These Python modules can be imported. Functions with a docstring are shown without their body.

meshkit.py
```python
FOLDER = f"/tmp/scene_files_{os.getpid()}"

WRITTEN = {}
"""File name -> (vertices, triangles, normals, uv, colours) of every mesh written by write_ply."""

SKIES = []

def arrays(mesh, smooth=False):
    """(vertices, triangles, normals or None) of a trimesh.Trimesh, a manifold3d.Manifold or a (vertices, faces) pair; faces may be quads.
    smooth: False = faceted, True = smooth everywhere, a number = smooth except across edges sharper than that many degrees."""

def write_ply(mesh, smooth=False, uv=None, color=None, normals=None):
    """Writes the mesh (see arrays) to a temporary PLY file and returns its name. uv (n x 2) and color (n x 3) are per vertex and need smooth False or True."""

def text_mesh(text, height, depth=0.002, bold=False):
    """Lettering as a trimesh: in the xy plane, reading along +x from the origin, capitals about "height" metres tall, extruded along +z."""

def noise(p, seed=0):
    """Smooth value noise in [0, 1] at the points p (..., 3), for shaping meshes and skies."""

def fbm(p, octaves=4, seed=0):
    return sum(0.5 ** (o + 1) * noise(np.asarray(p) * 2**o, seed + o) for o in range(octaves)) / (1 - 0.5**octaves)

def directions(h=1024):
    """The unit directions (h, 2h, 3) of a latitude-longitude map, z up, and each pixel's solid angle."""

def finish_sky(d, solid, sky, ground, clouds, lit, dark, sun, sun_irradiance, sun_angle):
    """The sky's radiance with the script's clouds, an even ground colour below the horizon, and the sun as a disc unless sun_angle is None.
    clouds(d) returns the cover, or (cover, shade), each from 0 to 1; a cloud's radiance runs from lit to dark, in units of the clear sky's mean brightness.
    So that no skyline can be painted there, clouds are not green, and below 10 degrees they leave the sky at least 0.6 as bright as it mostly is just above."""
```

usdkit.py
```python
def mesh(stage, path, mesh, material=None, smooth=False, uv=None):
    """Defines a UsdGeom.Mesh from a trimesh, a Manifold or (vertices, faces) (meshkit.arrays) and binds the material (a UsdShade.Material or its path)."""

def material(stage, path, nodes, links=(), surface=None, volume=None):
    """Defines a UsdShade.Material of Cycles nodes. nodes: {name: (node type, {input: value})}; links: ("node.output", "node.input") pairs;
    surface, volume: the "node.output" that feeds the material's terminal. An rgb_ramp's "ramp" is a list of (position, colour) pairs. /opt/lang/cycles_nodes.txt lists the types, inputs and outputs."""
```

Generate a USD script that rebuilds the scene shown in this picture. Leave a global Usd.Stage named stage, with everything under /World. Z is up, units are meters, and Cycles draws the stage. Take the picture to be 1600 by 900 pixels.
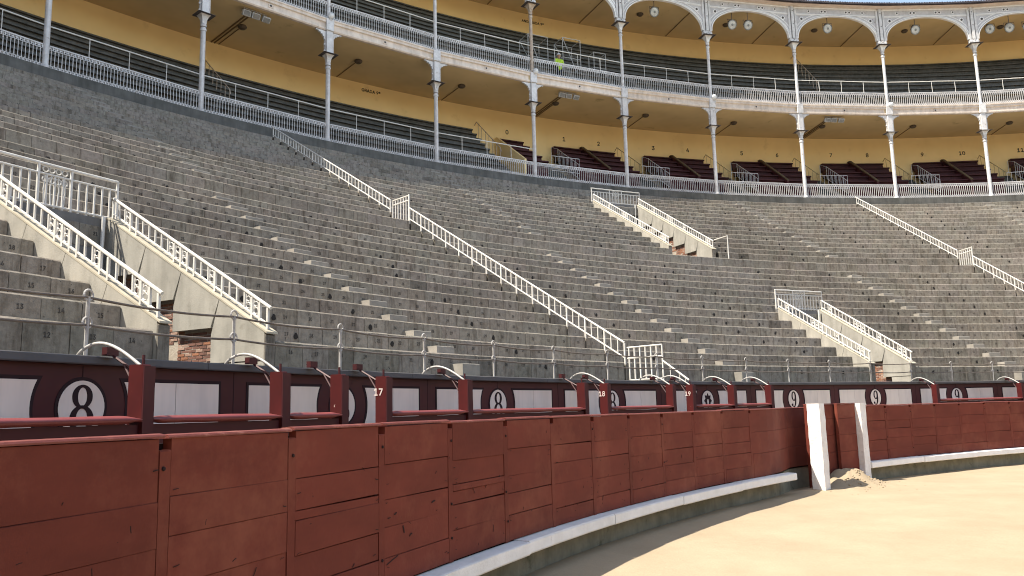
import math, random
import numpy as np, trimesh, manifold3d, shapely
from shapely.geometry import Polygon, Point, box as sbox
from shapely import affinity
from pxr import Usd, UsdGeom, UsdLux, UsdShade, Gf, Sdf, Vt
import usdkit, meshkit

stage = Usd.Stage.CreateInMemory()
UsdGeom.SetStageUpAxis(stage, UsdGeom.Tokens.z)
UsdGeom.SetStageMetersPerUnit(stage, 1.0)
stage.SetDefaultPrim(UsdGeom.Xform.Define(stage, '/World').GetPrim())
UsdGeom.Scope.Define(stage, '/World/Looks')
rng = random.Random(7)

# ---------------------------------------------------------------- camera, sky, sun
# the centre of the ring is the origin; a point of the ring has a radius R, a compass angle p (clockwise from +y) and a height z
EYE, YAW, PITCH, ROLL, FPX = np.array([0, 27.2535561, 1.66949895]), 1.37379164, 0.149679267, -0.0253008714, 1273.6
_fw = np.array([math.sin(YAW) * math.cos(PITCH), math.cos(YAW) * math.cos(PITCH), math.sin(PITCH)])
_rt = np.array([math.cos(YAW), -math.sin(YAW), 0]); _up = np.cross(_rt, _fw)
_r2, _u2 = math.cos(ROLL) * _rt + math.sin(ROLL) * _up, -math.sin(ROLL) * _rt + math.cos(ROLL) * _up
cam = UsdGeom.Camera.Define(stage, '/World/camera')
cam.CreateHorizontalApertureAttr(36.0); cam.CreateVerticalApertureAttr(20.25)
cam.CreateFocalLengthAttr(FPX / 1600 * 36); cam.CreateClippingRangeAttr(Gf.Vec2f(0.1, 2000))
cam.CreateExposureAttr(1.58)
cam.AddTransformOp().Set(Gf.Matrix4d(*[float(x) for row in ((*_r2, 0), (*_u2, 0), (*(-_fw), 0), (*EYE, 1)) for x in row]))
SUN_P, SUN_EL = -0.62, math.radians(58)
sunv = np.array([math.sin(SUN_P) * math.cos(SUN_EL), math.cos(SUN_P) * math.cos(SUN_EL), math.sin(SUN_EL)])
usdkit.material(stage, '/World/Looks/sky_look', {'s': ('sky_texture', {'sky_type': 'single_scattering', 'sun_disc': False, 'sun_elevation': SUN_EL, 'sun_rotation': SUN_P, 'air_density': 1.0, 'aerosol_density': 0.8}),
                't': ('mix', {'mix_type': 'multiply', 'fac': 1.0, 'color2': (1.0, 0.88, 0.72)}), 'b': ('background_shader', {'strength': 0.135})}, [('s.color', 't.color1'), ('t.color', 'b.color')], surface='b.background')
sky = UsdLux.DomeLight.Define(stage, '/World/sky')
UsdShade.MaterialBindingAPI.Apply(sky.GetPrim()).Bind(UsdShade.Material.Get(stage, '/World/Looks/sky_look'))
sky.GetPrim().SetCustomDataByKey('kind', 'structure')
sun = UsdLux.DistantLight.Define(stage, '/World/sun')
sun.CreateIntensityAttr(0.80); sun.CreateAngleAttr(0.53); sun.CreateNormalizeAttr(True); sun.CreateColorAttr(Gf.Vec3f(1.0, 0.925, 0.80))
_x = np.cross([0, 0, 1], sunv); _x /= np.linalg.norm(_x); _y = np.cross(sunv, _x)
sun.AddTransformOp().Set(Gf.Matrix4d(*[float(x) for row in ((*_x, 0), (*_y, 0), (*sunv, 0), (0, 0, 0, 1)) for x in row]))

# ---------------------------------------------------------------- materials
LOOK = {}
def look(name, c1, c2=None, scale=2.0, rough=0.8, spec=0.3, bump=0.0, bscale=30.0, streak=0.0, stain=None, stain_at=(0.62, 0.72), stain_scale=1.5, tone=False, metal=0.0, speck=None, stretch=(1, 1, 1)):
    c2 = c2 or tuple(0.8 * x for x in c1)
    n = {'g': ('geometry', {}), 'm': ('mapping', {'scale': stretch}), 'n': ('noise_texture', {'scale': scale, 'detail': 7.0, 'roughness': 0.62}),
         'r': ('rgb_ramp', {'ramp': [(0.34, c2), (0.66, c1)]}), 'p': ('principled_bsdf', {'roughness': rough, 'specular_ior_level': spec, 'metallic': metal})}
    l = [('g.position', 'm.vector'), ('m.vector', 'n.vector'), ('n.fac', 'r.fac')]
    out = 'r.color'
    if stain:
        n['sn'] = ('noise_texture', {'scale': stain_scale, 'detail': 8.0, 'roughness': 0.7}); n['sr'] = ('rgb_ramp', {'ramp': [(stain_at[0], (0, 0, 0)), (stain_at[1], (1, 1, 1))]})
        n['sm'] = ('mix', {'mix_type': 'mix', 'color2': stain}); l += [('g.position', 'sn.vector'), ('sn.fac', 'sr.fac'), ('sr.color', 'sm.fac'), (out, 'sm.color1')]; out = 'sm.color'
    if streak:
        n['km'] = ('mapping', {'scale': (5.0, 5.0, 0.7)}); n['kn'] = ('noise_texture', {'scale': 1.0, 'detail': 5.0, 'roughness': 0.6})
        n['kr'] = ('rgb_ramp', {'ramp': [(0.42, (1, 1, 1)), (0.70, (1 - streak,) * 3)]}); n['kx'] = ('mix', {'mix_type': 'multiply', 'fac': 1.0})
        l += [('g.position', 'km.vector'), ('km.vector', 'kn.vector'), ('kn.fac', 'kr.fac'), (out, 'kx.color1'), ('kr.color', 'kx.color2')]; out = 'kx.color'
    if speck:
        n['pn'] = ('noise_texture', {'scale': speck[0], 'detail': 3.0, 'roughness': 0.6}); n['pr'] = ('rgb_ramp', {'ramp': [(speck[1], (0, 0, 0)), (speck[1] + 0.04, (1, 1, 1))]})
        n['pm'] = ('mix', {'mix_type': 'mix', 'color2': speck[2]}); l += [('g.position', 'pn.vector'), ('pn.fac', 'pr.fac'), ('pr.color', 'pm.fac'), (out, 'pm.color1')]; out = 'pm.color'
    if tone:
        n['a'] = ('attribute', {'attribute': 'tone'}); n['t'] = ('mix', {'mix_type': 'multiply', 'fac': 1.0}); l += [(out, 't.color1'), ('a.color', 't.color2')]; out = 't.color'
    l.append((out, 'p.base_color'))
    if bump:
        n['bn'] = ('noise_texture', {'scale': bscale, 'detail': 5.0, 'roughness': 0.6}); n['b'] = ('bump', {'strength': 1.0, 'distance': bump})
        l += [('g.position', 'bn.vector'), ('bn.fac', 'b.height'), ('b.normal', 'p.normal')]
    LOOK[name] = usdkit.material(stage, '/World/Looks/' + name, n, l, surface='p.BSDF')
    return LOOK[name]

usdkit.material(stage, '/World/Looks/seat_concrete', {
    'g': ('geometry', {}), 'n1': ('noise_texture', {'scale': 1.1, 'detail': 7.0, 'roughness': 0.65}), 'r1': ('rgb_ramp', {'ramp': [(0.32, (0.210, 0.190, 0.163)), (0.68, (0.292, 0.267, 0.231))]}),
    'n2': ('noise_texture', {'scale': 9.0, 'detail': 6.0, 'roughness': 0.7}), 'r2': ('rgb_ramp', {'ramp': [(0.30, (0.66, 0.65, 0.64)), (0.58, (1.05, 1.05, 1.05))]}), 'x2': ('mix', {'mix_type': 'multiply', 'fac': 1.0}),
    'km': ('mapping', {'scale': (4.2, 4.2, 0.55)}), 'kn': ('noise_texture', {'scale': 1.6, 'detail': 7.0, 'roughness': 0.68}), 'kr': ('rgb_ramp', {'ramp': [(0.50, (1, 1, 1)), (0.60, (0.72, 0.70, 0.68)), (0.74, (0.38, 0.365, 0.35))]}), 'kx': ('mix', {'mix_type': 'multiply', 'fac': 1.0}),
    'sn': ('noise_texture', {'scale': 0.55, 'detail': 8.0, 'roughness': 0.75}), 'sr': ('rgb_ramp', {'ramp': [(0.50, (1, 1, 1)), (0.66, (0.68, 0.67, 0.66))]}), 'sx': ('mix', {'mix_type': 'multiply', 'fac': 1.0}),
    'pn': ('noise_texture', {'scale': 17.0, 'detail': 3.0, 'roughness': 0.6}), 'pr': ('rgb_ramp', {'ramp': [(0.68, (0, 0, 0)), (0.72, (1, 1, 1))]}), 'px': ('mix', {'mix_type': 'mix', 'color2': (0.06, 0.055, 0.05)}),
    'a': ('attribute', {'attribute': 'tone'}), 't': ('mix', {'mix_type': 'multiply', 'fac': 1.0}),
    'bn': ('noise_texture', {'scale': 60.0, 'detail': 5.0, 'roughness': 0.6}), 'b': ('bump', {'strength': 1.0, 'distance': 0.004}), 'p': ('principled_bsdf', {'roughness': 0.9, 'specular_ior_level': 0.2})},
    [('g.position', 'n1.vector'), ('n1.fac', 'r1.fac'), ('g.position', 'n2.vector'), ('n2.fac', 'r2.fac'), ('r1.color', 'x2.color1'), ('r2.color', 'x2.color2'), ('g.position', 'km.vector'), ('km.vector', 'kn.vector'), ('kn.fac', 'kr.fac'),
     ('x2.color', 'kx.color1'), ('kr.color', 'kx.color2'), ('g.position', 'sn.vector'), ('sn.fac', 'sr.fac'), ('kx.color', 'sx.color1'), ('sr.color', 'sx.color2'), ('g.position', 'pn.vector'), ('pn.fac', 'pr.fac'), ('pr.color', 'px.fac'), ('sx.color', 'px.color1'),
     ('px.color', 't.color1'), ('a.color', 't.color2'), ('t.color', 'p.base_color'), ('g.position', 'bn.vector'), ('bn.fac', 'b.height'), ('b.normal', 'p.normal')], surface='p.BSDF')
LOOK['seat_concrete'] = UsdShade.Material.Get(stage, '/World/Looks/seat_concrete')
look('core_dark', (0.05, 0.047, 0.044))
look('podium_concrete', (0.19, 0.185, 0.18), (0.13, 0.127, 0.125), 1.5, 0.9, 0.2, 0.003, 40, streak=0.25, tone=True)
look('pale_concrete', (0.39, 0.37, 0.325), (0.315, 0.30, 0.262), 2.2, 0.85, 0.2, 0.003, 50, stain=(0.25, 0.235, 0.20), stain_at=(0.57, 0.72), stain_scale=3.2, streak=0.2)
look('coping_cream', (0.50, 0.455, 0.36), (0.38, 0.345, 0.27), 3, 0.85)
look('step_concrete', (0.31, 0.288, 0.255), (0.23, 0.215, 0.19), 4, 0.85, stain=(0.22, 0.21, 0.19), stain_at=(0.6, 0.72), stain_scale=5, tone=True)
look('white_rail', (0.68, 0.665, 0.63), (0.56, 0.54, 0.50), 7, 0.5, 0.4, stain=(0.33, 0.25, 0.19), stain_at=(0.66, 0.74), stain_scale=9)
look('white_ledge', (0.88, 0.86, 0.83), (0.78, 0.76, 0.72), 4, 0.8, 0.2, 0.006, 25, stain=(0.34, 0.31, 0.28), stain_at=(0.66, 0.72), stain_scale=7)
look('white_post', (0.82, 0.80, 0.77), (0.72, 0.69, 0.66), 5, 0.8, 0.2, 0.012, 22, speck=(16, 0.69, (0.45, 0.33, 0.28)))
look('iron_white', (0.66, 0.645, 0.64), (0.50, 0.485, 0.475), 4, 0.55, 0.4, stain=(0.24, 0.18, 0.15), stain_at=(0.60, 0.70), stain_scale=6)
look('spandrel_grey', (0.54, 0.52, 0.53), (0.43, 0.415, 0.42), 3, 0.6, 0.3, stain=(0.22, 0.19, 0.17), stain_at=(0.58, 0.7), stain_scale=4)
look('rib_white', (0.80, 0.785, 0.77), (0.70, 0.68, 0.66), 5, 0.5)
look('iron_rusty', (0.52, 0.44, 0.36), (0.36, 0.28, 0.22), 5, 0.6, 0.3, stain=(0.22, 0.12, 0.07), stain_at=(0.58, 0.68), stain_scale=4)
look('beam_cream', (0.74, 0.64, 0.55), (0.62, 0.52, 0.44), 2.5, 0.7, 0.3, streak=0.2)
look('cornice_pink', (0.62, 0.52, 0.45), (0.52, 0.42, 0.36), 3, 0.7)
look('rosette_dark', (0.09, 0.08, 0.08))
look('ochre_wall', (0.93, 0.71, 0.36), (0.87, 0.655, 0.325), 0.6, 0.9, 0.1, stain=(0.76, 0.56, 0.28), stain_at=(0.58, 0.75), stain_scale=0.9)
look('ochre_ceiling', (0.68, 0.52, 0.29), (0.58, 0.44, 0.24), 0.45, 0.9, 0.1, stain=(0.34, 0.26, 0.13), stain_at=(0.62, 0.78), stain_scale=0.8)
look('bench_stone', (0.14, 0.137, 0.128), (0.09, 0.09, 0.082), 1.6, 0.9, 0.2, streak=0.3)
look('box_maroon', (0.062, 0.013, 0.015), (0.043, 0.010, 0.011), 2, 0.6)
look('box_brown', (0.12, 0.085, 0.05), (0.085, 0.06, 0.035), 2, 0.7)
look('letter_black', (0.018, 0.016, 0.015))
look('seat_number_paint', (0.022, 0.020, 0.019), (0.07, 0.063, 0.058), 22)
look('barrier_red', (0.166, 0.038, 0.025), (0.130, 0.030, 0.020), 1.7, 0.65, 0.15, 0.0025, 26, stain=(0.225, 0.070, 0.043), stain_at=(0.50, 0.74), stain_scale=1.1, tone=True, speck=(9, 0.72, (0.055, 0.016, 0.014)), stretch=(1, 1, 2.5))
look('barrier_cap', (0.185, 0.048, 0.038), (0.14, 0.034, 0.027), 5, 0.55, 0.4, 0.003, 40, stain=(0.27, 0.11, 0.085), stain_at=(0.58, 0.68), stain_scale=5)
look('gap_black', (0.02, 0.008, 0.007))
look('dark_maroon', (0.062, 0.010, 0.012), (0.047, 0.008, 0.010), 2, 0.5, 0.4)
look('post_red', (0.075, 0.009, 0.009), (0.055, 0.007, 0.007), 3, 0.5, 0.3, speck=(12, 0.72, (0.5, 0.38, 0.34)))
look('cushion_leather', (0.23, 0.052, 0.050), (0.19, 0.040, 0.040), 3, 0.42, 0.5, 0.004, 14)
look('panel_cream', (0.90, 0.77, 0.66), (0.83, 0.70, 0.60), 1.5, 0.6, 0.3, streak=0.12)
look('panel_black', (0.028, 0.012, 0.013))
look('coping_grey', (0.105, 0.10, 0.10), (0.08, 0.076, 0.077), 2, 0.6)
look('white_lettering', (0.74, 0.68, 0.64), (0.42, 0.28, 0.26), 26)
look('steel', (0.50, 0.49, 0.47), (0.36, 0.34, 0.32), 8, 0.4, 0.5)
look('cable_steel', (0.20, 0.17, 0.14), (0.12, 0.10, 0.09), 8, 0.5)
look('base_concrete', (0.27, 0.26, 0.20), (0.175, 0.172, 0.13), 3.5, 0.9, 0.2, 0.008, 22, streak=0.2, stain=(0.08, 0.085, 0.055), stain_at=(0.58, 0.72), stain_scale=3)
look('brick_red', (0.24, 0.125, 0.095), (0.15, 0.085, 0.068), 7, 0.9, 0.1, 0.006, 40)
look('brick_dusty', (0.42, 0.30, 0.24), (0.28, 0.17, 0.13), 7, 0.9, 0.1, 0.006, 40)
look('brick_orange', (0.36, 0.17, 0.10), (0.24, 0.115, 0.075), 7, 0.9, 0.1, 0.006, 40)
look('mortar', (0.45, 0.40, 0.33), (0.34, 0.29, 0.24), 9, 0.95, 0.1, 0.006, 40)
look('shade_iron', (0.11, 0.085, 0.06), (0.08, 0.06, 0.045), 4, 0.6)
look('conduit_brown', (0.20, 0.13, 0.06))
look('lamp_grey', (0.45, 0.44, 0.42), (0.36, 0.35, 0.34), 5, 0.35, 0.5)
look('lamp_glass', (0.40, 0.38, 0.34), (0.26, 0.25, 0.22), 6, 0.15, 0.6)
look('reflector_dark', (0.16, 0.15, 0.14), (0.10, 0.10, 0.09), 6, 0.2, 0.6)
look('roof_tile_clay', (0.085, 0.07, 0.075), (0.05, 0.045, 0.055), 3, 0.8)
look('roof_deck', (0.15, 0.12, 0.11))
look('hi_vis', (0.50, 0.72, 0.06), (0.42, 0.62, 0.05), 4, 0.7)
look('hi_vis_band', (0.7, 0.7, 0.68))
look('skin', (0.42, 0.25, 0.17)); look('trousers_dark', (0.03, 0.035, 0.05)); look('helmet_white', (0.75, 0.75, 0.74), rough=0.3)
look('plank_wood', (0.42, 0.38, 0.30), (0.3, 0.27, 0.22), 6)
look('handrail_brown', (0.24, 0.17, 0.09), (0.18, 0.12, 0.06), 4, 0.6)
look('outer_plaster', (0.42, 0.22, 0.15))
# sand: its own graph (fine grain, raked ripples, scuffs)
usdkit.material(stage, '/World/Looks/arena_sand_look', {
    'g': ('geometry', {}), 'n': ('noise_texture', {'scale': 0.8, 'detail': 8.0, 'roughness': 0.65}), 'r': ('rgb_ramp', {'ramp': [(0.3, (0.335, 0.265, 0.180)), (0.7, (0.405, 0.325, 0.225))]}),
    'f': ('noise_texture', {'scale': 55.0, 'detail': 4.0, 'roughness': 0.7}), 'fr': ('rgb_ramp', {'ramp': [(0.3, (0.86, 0.86, 0.86)), (0.62, (1, 1, 1))]}), 'x': ('mix', {'mix_type': 'multiply', 'fac': 1.0}),
    'b1': ('noise_texture', {'scale': 5.0, 'detail': 8.0, 'roughness': 0.72}), 'b': ('bump', {'strength': 0.9, 'distance': 0.016}), 'p': ('principled_bsdf', {'roughness': 0.95, 'specular_ior_level': 0.1})},
    [('g.position', 'n.vector'), ('n.fac', 'r.fac'), ('g.position', 'f.vector'), ('f.fac', 'fr.fac'), ('r.color', 'x.color1'), ('fr.color', 'x.color2'), ('x.color', 'p.base_color'),
     ('g.position', 'b1.vector'), ('b1.fac', 'b.height'), ('b.normal', 'p.normal')], surface='p.BSDF')
LOOK['sand'] = UsdShade.Material.Get(stage, '/World/Looks/arena_sand_look')

# ---------------------------------------------------------------- building helpers
USED = {}
def numbered(path):
    k = USED.get(path, -1) + 1; USED[path] = k
    return path if k == 0 else f'{path}_{k:03d}'
def tag(prim, label=None, category=None, group=None, kind=None):
    prim = prim.GetPrim() if hasattr(prim, 'GetPrim') else prim
    for k, v in (('label', label), ('category', category), ('group', group), ('kind', kind)):
        if v: prim.SetCustomDataByKey(k, v)
    return prim
def P(R, p, z):
    return np.array([R * math.sin(p), R * math.cos(p), z])
def frame(R, p, z):
    m = np.eye(4); c, s = math.cos(p), math.sin(p)
    m[:3, 0], m[:3, 1], m[:3, 3] = (c, -s, 0), (s, c, 0), P(R, p, z)
    return m
def thing(name, label, category, R=0, p=0, z=0, group=None, kind=None):
    x = UsdGeom.Xform.Define(stage, numbered('/World/' + name))
    if R or z: x.AddTranslateOp().Set(Gf.Vec3d(*[float(v) for v in P(R, p, z)]))
    if p: x.AddRotateZOp().Set(-math.degrees(p))
    return tag(x, label, category, group, kind)
def dup(src, label, R, p, z, group=None):
    x = UsdGeom.Xform.Define(stage, numbered('/World/' + src.GetName().rstrip('0123456789_')))
    x.AddTranslateOp().Set(Gf.Vec3d(*[float(v) for v in P(R, p, z)])); x.AddRotateZOp().Set(-math.degrees(p))
    x.GetPrim().GetReferences().AddInternalReference(src.GetPath()); x.GetPrim().SetInstanceable(True)
    return tag(x, label, src.GetCustomDataByKey('category'), group or src.GetCustomDataByKey('group'))
class MB:
    def __init__(s): s.v, s.f, s.t, s.n = [], [], [], 0
    def add(s, v, f, tone=1.0):
        v = np.asarray(v, float); s.v.append(v); s.f.append(np.asarray(f, int) + s.n); s.n += len(v); s.t.append(np.broadcast_to(np.asarray(tone, float), (len(v), 3)) if np.ndim(tone) else np.full((len(v), 3), tone)); return s
    def tm(s, m, M=None, tone=1.0):
        v = np.asarray(m.vertices, float)
        if M is not None: v = v @ M[:3, :3].T + M[:3, 3]
        return s.add(v, m.faces, tone)
    def move(s, M): s.v = [v @ M[:3, :3].T + M[:3, 3] for v in s.v]; return s
    def build(s, name, mat, parent=None, smooth=False, label=None, kind=None):
        path = numbered((str(parent.GetPath()) if parent else '/World') + '/' + name)
        v, f = np.vstack(s.v), np.vstack(s.f)
        m = usdkit.mesh(stage, path, (v, f), LOOK[mat], smooth)
        if not smooth:
            t = np.vstack(s.t)
            UsdGeom.PrimvarsAPI(m).CreatePrimvar('tone', Sdf.ValueTypeNames.Color3fArray, 'vertex').Set(Vt.Vec3fArray.FromNumpy(t.astype(np.float32)))
        return tag(m, label, kind=kind)
def ear(poly):
    return trimesh.creation.triangulate_polygon(poly, engine='earcut')
def sweep(prof, p0, p1, n=1, mb=None, tone=1.0, worn=None):
    """A closed (R, z) outline carried from angle p0 to p1 about the ring's centre, with end caps."""
    mb = mb or MB(); prof = np.asarray(prof, float); k = len(prof)
    area = 0.5 * np.sum(prof[:, 0] * np.roll(prof[:, 1], -1) - np.roll(prof[:, 0], -1) * prof[:, 1])
    if area < 0: prof = prof[::-1]
    ps = np.linspace(p0, p1, n + 1)
    v = np.concatenate([np.stack([prof[:, 0] * math.sin(a), prof[:, 0] * math.cos(a), prof[:, 1]], 1) for a in ps])
    i = np.arange(k); j = (i + 1) % k; F = []
    for q in range(n):
        a, b = q * k, (q + 1) * k
        F += [np.stack([a + i, b + j, a + j], 1), np.stack([a + i, b + i, b + j], 1)]
    if k == 4 or k <= 8:
        cap = None
        try: cap = np.asarray(ear(Polygon(prof))[1]) if k > 4 or True else None
        except Exception: cap = None
        cv, cf = ear(Polygon(prof)); 
        idx = np.array([int(np.argmin(((prof - c) ** 2).sum(1))) for c in cv]); cap = idx[cf]
    else:
        cv, cf = ear(Polygon(prof)); idx = np.array([int(np.argmin(((prof - c) ** 2).sum(1))) for c in cv]); cap = idx[cf]
    F += [cap, cap[:, ::-1] + n * k]
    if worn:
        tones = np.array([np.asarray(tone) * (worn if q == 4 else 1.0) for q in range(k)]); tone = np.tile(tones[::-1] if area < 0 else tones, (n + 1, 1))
    return mb.add(v, np.vstack(F), tone)
def bx(x0, x1, y0, y1, z0, z1, mb=None, M=None, c=0.0, tone=1.0):
    mb = mb or MB()
    if c:
        pts = [(x + sx * c * a, y + sy * c * b, z + sz * c * d) for x, sx in ((x0, 1), (x1, -1)) for y, sy in ((y0, 1), (y1, -1)) for z, sz in ((z0, 1), (z1, -1)) for a, b, d in ((1, 0, 1), (0, 1, 1), (1, 1, 0))]
        m = trimesh.convex.convex_hull(np.array(pts))
    else:
        m = trimesh.creation.box(bounds=[[x0, y0, z0], [x1, y1, z1]])
    return mb.tm(m, M, tone)
def tube(path, r, n=6, mb=None, M=None, tone=1.0):
    mb = mb or MB(); path = np.asarray(path, float)
    if M is not None: path = path @ M[:3, :3].T + M[:3, 3]
    d = np.gradient(path, axis=0) if len(path) > 2 else np.repeat((path[1:] - path[:1]), 2, 0)
    d /= np.linalg.norm(d, axis=1, keepdims=True)
    ref = np.array([0, 0, 1.0]) if abs(d[0, 2]) < 0.9 else np.array([1.0, 0, 0])
    rings = []; u = np.cross(d[0], ref); u /= np.linalg.norm(u)
    r = np.broadcast_to(r, len(path))
    for k in range(len(path)):
        u = u - d[k] * (u @ d[k]); u /= np.linalg.norm(u); w = np.cross(d[k], u)
        a = np.arange(n) * 2 * math.pi / n + math.pi / n
        rings.append(path[k] + r[k] * (np.cos(a)[:, None] * u + np.sin(a)[:, None] * w))
    v = np.vstack(rings); F = []; i = np.arange(n); j = (i + 1) % n
    for k in range(len(path) - 1):
        a, b = k * n, (k + 1) * n; F += [np.stack([a + i, a + j, b + j], 1), np.stack([a + i, b + j, b + i], 1)]
    e = (len(path) - 1) * n
    F += [np.array([[0, q + 1, q] for q in range(1, n - 1)]), np.array([[e, e + q, e + q + 1] for q in range(1, n - 1)])]
    return mb.add(v, np.vstack(F), tone)
def lathe(prof, n=12, mb=None, M=None, sq=False):
    mb = mb or MB(); prof = np.asarray(prof, float); k = len(prof)
    a = np.arange(n) * 2 * math.pi / n + (math.pi / n if sq else 0)
    v = np.concatenate([np.stack([r * np.cos(a), r * np.sin(a), np.full(n, z)], 1) for r, z in prof])
    if M is not None: v = v @ M[:3, :3].T + M[:3, 3]
    i = np.arange(n); j = (i + 1) % n; F = []
    for q in range(k - 1):
        A, B = q * n, (q + 1) * n; F += [np.stack([A + i, A + j, B + j], 1), np.stack([A + i, B + j, B + i], 1)]
    e = (k - 1) * n
    F += [np.array([[0, q + 1, q] for q in range(1, n - 1)]), np.array([[e, e + q, e + q + 1] for q in range(1, n - 1)])]
    return mb.add(v, np.vstack(F))
def extr(poly, d0, d1, mb=None, M=None, tone=1.0, map_=None):
    """A flat outline (x, z) given thickness from y = d0 to y = d1; map_ bends the points."""
    mb = mb or MB()
    if map_ and not poly.is_empty and poly.bounds[2] - poly.bounds[0] > 0.3:
        x0, y0, x1, y1 = poly.bounds; e = np.linspace(x0, x1, int((x1 - x0) / 0.12) + 2)
        poly = shapely.geometry.MultiPolygon([q for a, b in zip(e[:-1], e[1:]) for q in getattr(poly.intersection(sbox(a, y0 - 1, b, y1 + 1)), 'geoms', [poly.intersection(sbox(a, y0 - 1, b, y1 + 1))]) if q.geom_type == 'Polygon' and not q.is_empty])
    for g in getattr(poly, 'geoms', [poly]):
        if g.is_empty or g.area < 1e-9: continue
        m = trimesh.creation.extrude_polygon(g, 1.0, engine='earcut'); v = np.asarray(m.vertices)
        w = np.stack([v[:, 0], d0 + (d1 - d0) * v[:, 2], v[:, 1]], 1)
        if map_: w = map_(w)
        elif M is not None: w = w @ M[:3, :3].T + M[:3, 3]
        mb.add(w, m.faces[:, ::-1], tone)
    return mb
def wrap(pc, R):
    def f(w):
        a = pc + w[:, 0] / R; r = R + w[:, 1]
        return np.stack([r * np.sin(a), r * np.cos(a), w[:, 2]], 1)
    return f
_TXT = {}
def text_poly(s, h, bold=False):
    """The outline of lettering as a shapely polygon, centred on the origin."""
    key = (s, bold)
    if key not in _TXT:
        m = meshkit.text_mesh(s, 1.0, 0.01, bold)
        top = m.faces[m.face_normals[:, 2] > 0.9]
        _TXT[key] = shapely.union_all([Polygon(m.vertices[t][:, :2]).buffer(0.002) for t in top]).simplify(0.02)
    q = affinity.scale(_TXT[key], h, h, origin=(0, 0)); x0, y0, x1, y1 = q.bounds
    return affinity.translate(q, -(x0 + x1) / 2, -(y0 + y1) / 2)
def px_of(Q):
    d = np.asarray(Q) - EYE; z = d @ _fw
    return 800 + FPX * (d @ _r2) / z, 450 - FPX * (d @ _u2) / z, z

# ---------------------------------------------------------------- measures of the place
ROWS_UP = [(52.26 - 0.65 * i, 12.93 - 0.3758 * i) for i in range(-1, 13)]      # nose of each upper row: radius, height
ROWS_LO = [(43.36, 7.90)] + [(42.74 - 0.614 * i, 7.42 - 0.3575 * i) for i in range(14)]
RAIL_P = (0.610, 1.258); PERIOD = 0.648
COL0, COLD, RC = 0.445091, 0.107906, 53.18
def colp(k): return COL0 + COLD * k
ORD = ['first', 'second', 'third', 'fourth', 'fifth', 'sixth', 'seventh', 'eighth', 'ninth', 'tenth', 'eleventh', 'twelfth', 'thirteenth', 'fourteenth']

# ---------------------------------------------------------------- the ground
def sand_height(x, y):
    R, p = np.hypot(x, y), np.arctan2(x, y); q = np.stack([x, y, 0 * x], -1)
    h = 0.04 * (meshkit.fbm(q * 0.35, 3, 1) - 0.5) + 0.014 * (meshkit.fbm(q * 1.6, 3, 2) - 0.5)
    h += 0.05 * np.exp(-((29.9 - R) / 0.35) ** 2) * np.where(p < 0.62, 1, 0.1)
    d = np.hypot((R - 29.88) / 0.42, (p - 0.637) * 30 / 0.62)
    h += 0.36 * np.exp(-d ** 2) * (0.62 + 0.75 * meshkit.fbm(q * 3.2, 4, 5)) + 0.05 * np.exp(-(d / 1.9) ** 2) * (meshkit.fbm(q * 7, 3, 8) - 0.4)
    return h
_R = np.unique(np.concatenate([np.linspace(0.0, 24, 16), np.linspace(24, 28, 40), np.linspace(28, 30.25, 45)]))
_p = np.unique(np.round(np.concatenate([np.linspace(-math.pi, math.pi, 91), np.linspace(0.15, 1.1, 360)]), 5))
RR, PP = np.meshgrid(_R, _p, indexing='ij'); X, Y = RR * np.sin(PP), RR * np.cos(PP)
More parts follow.
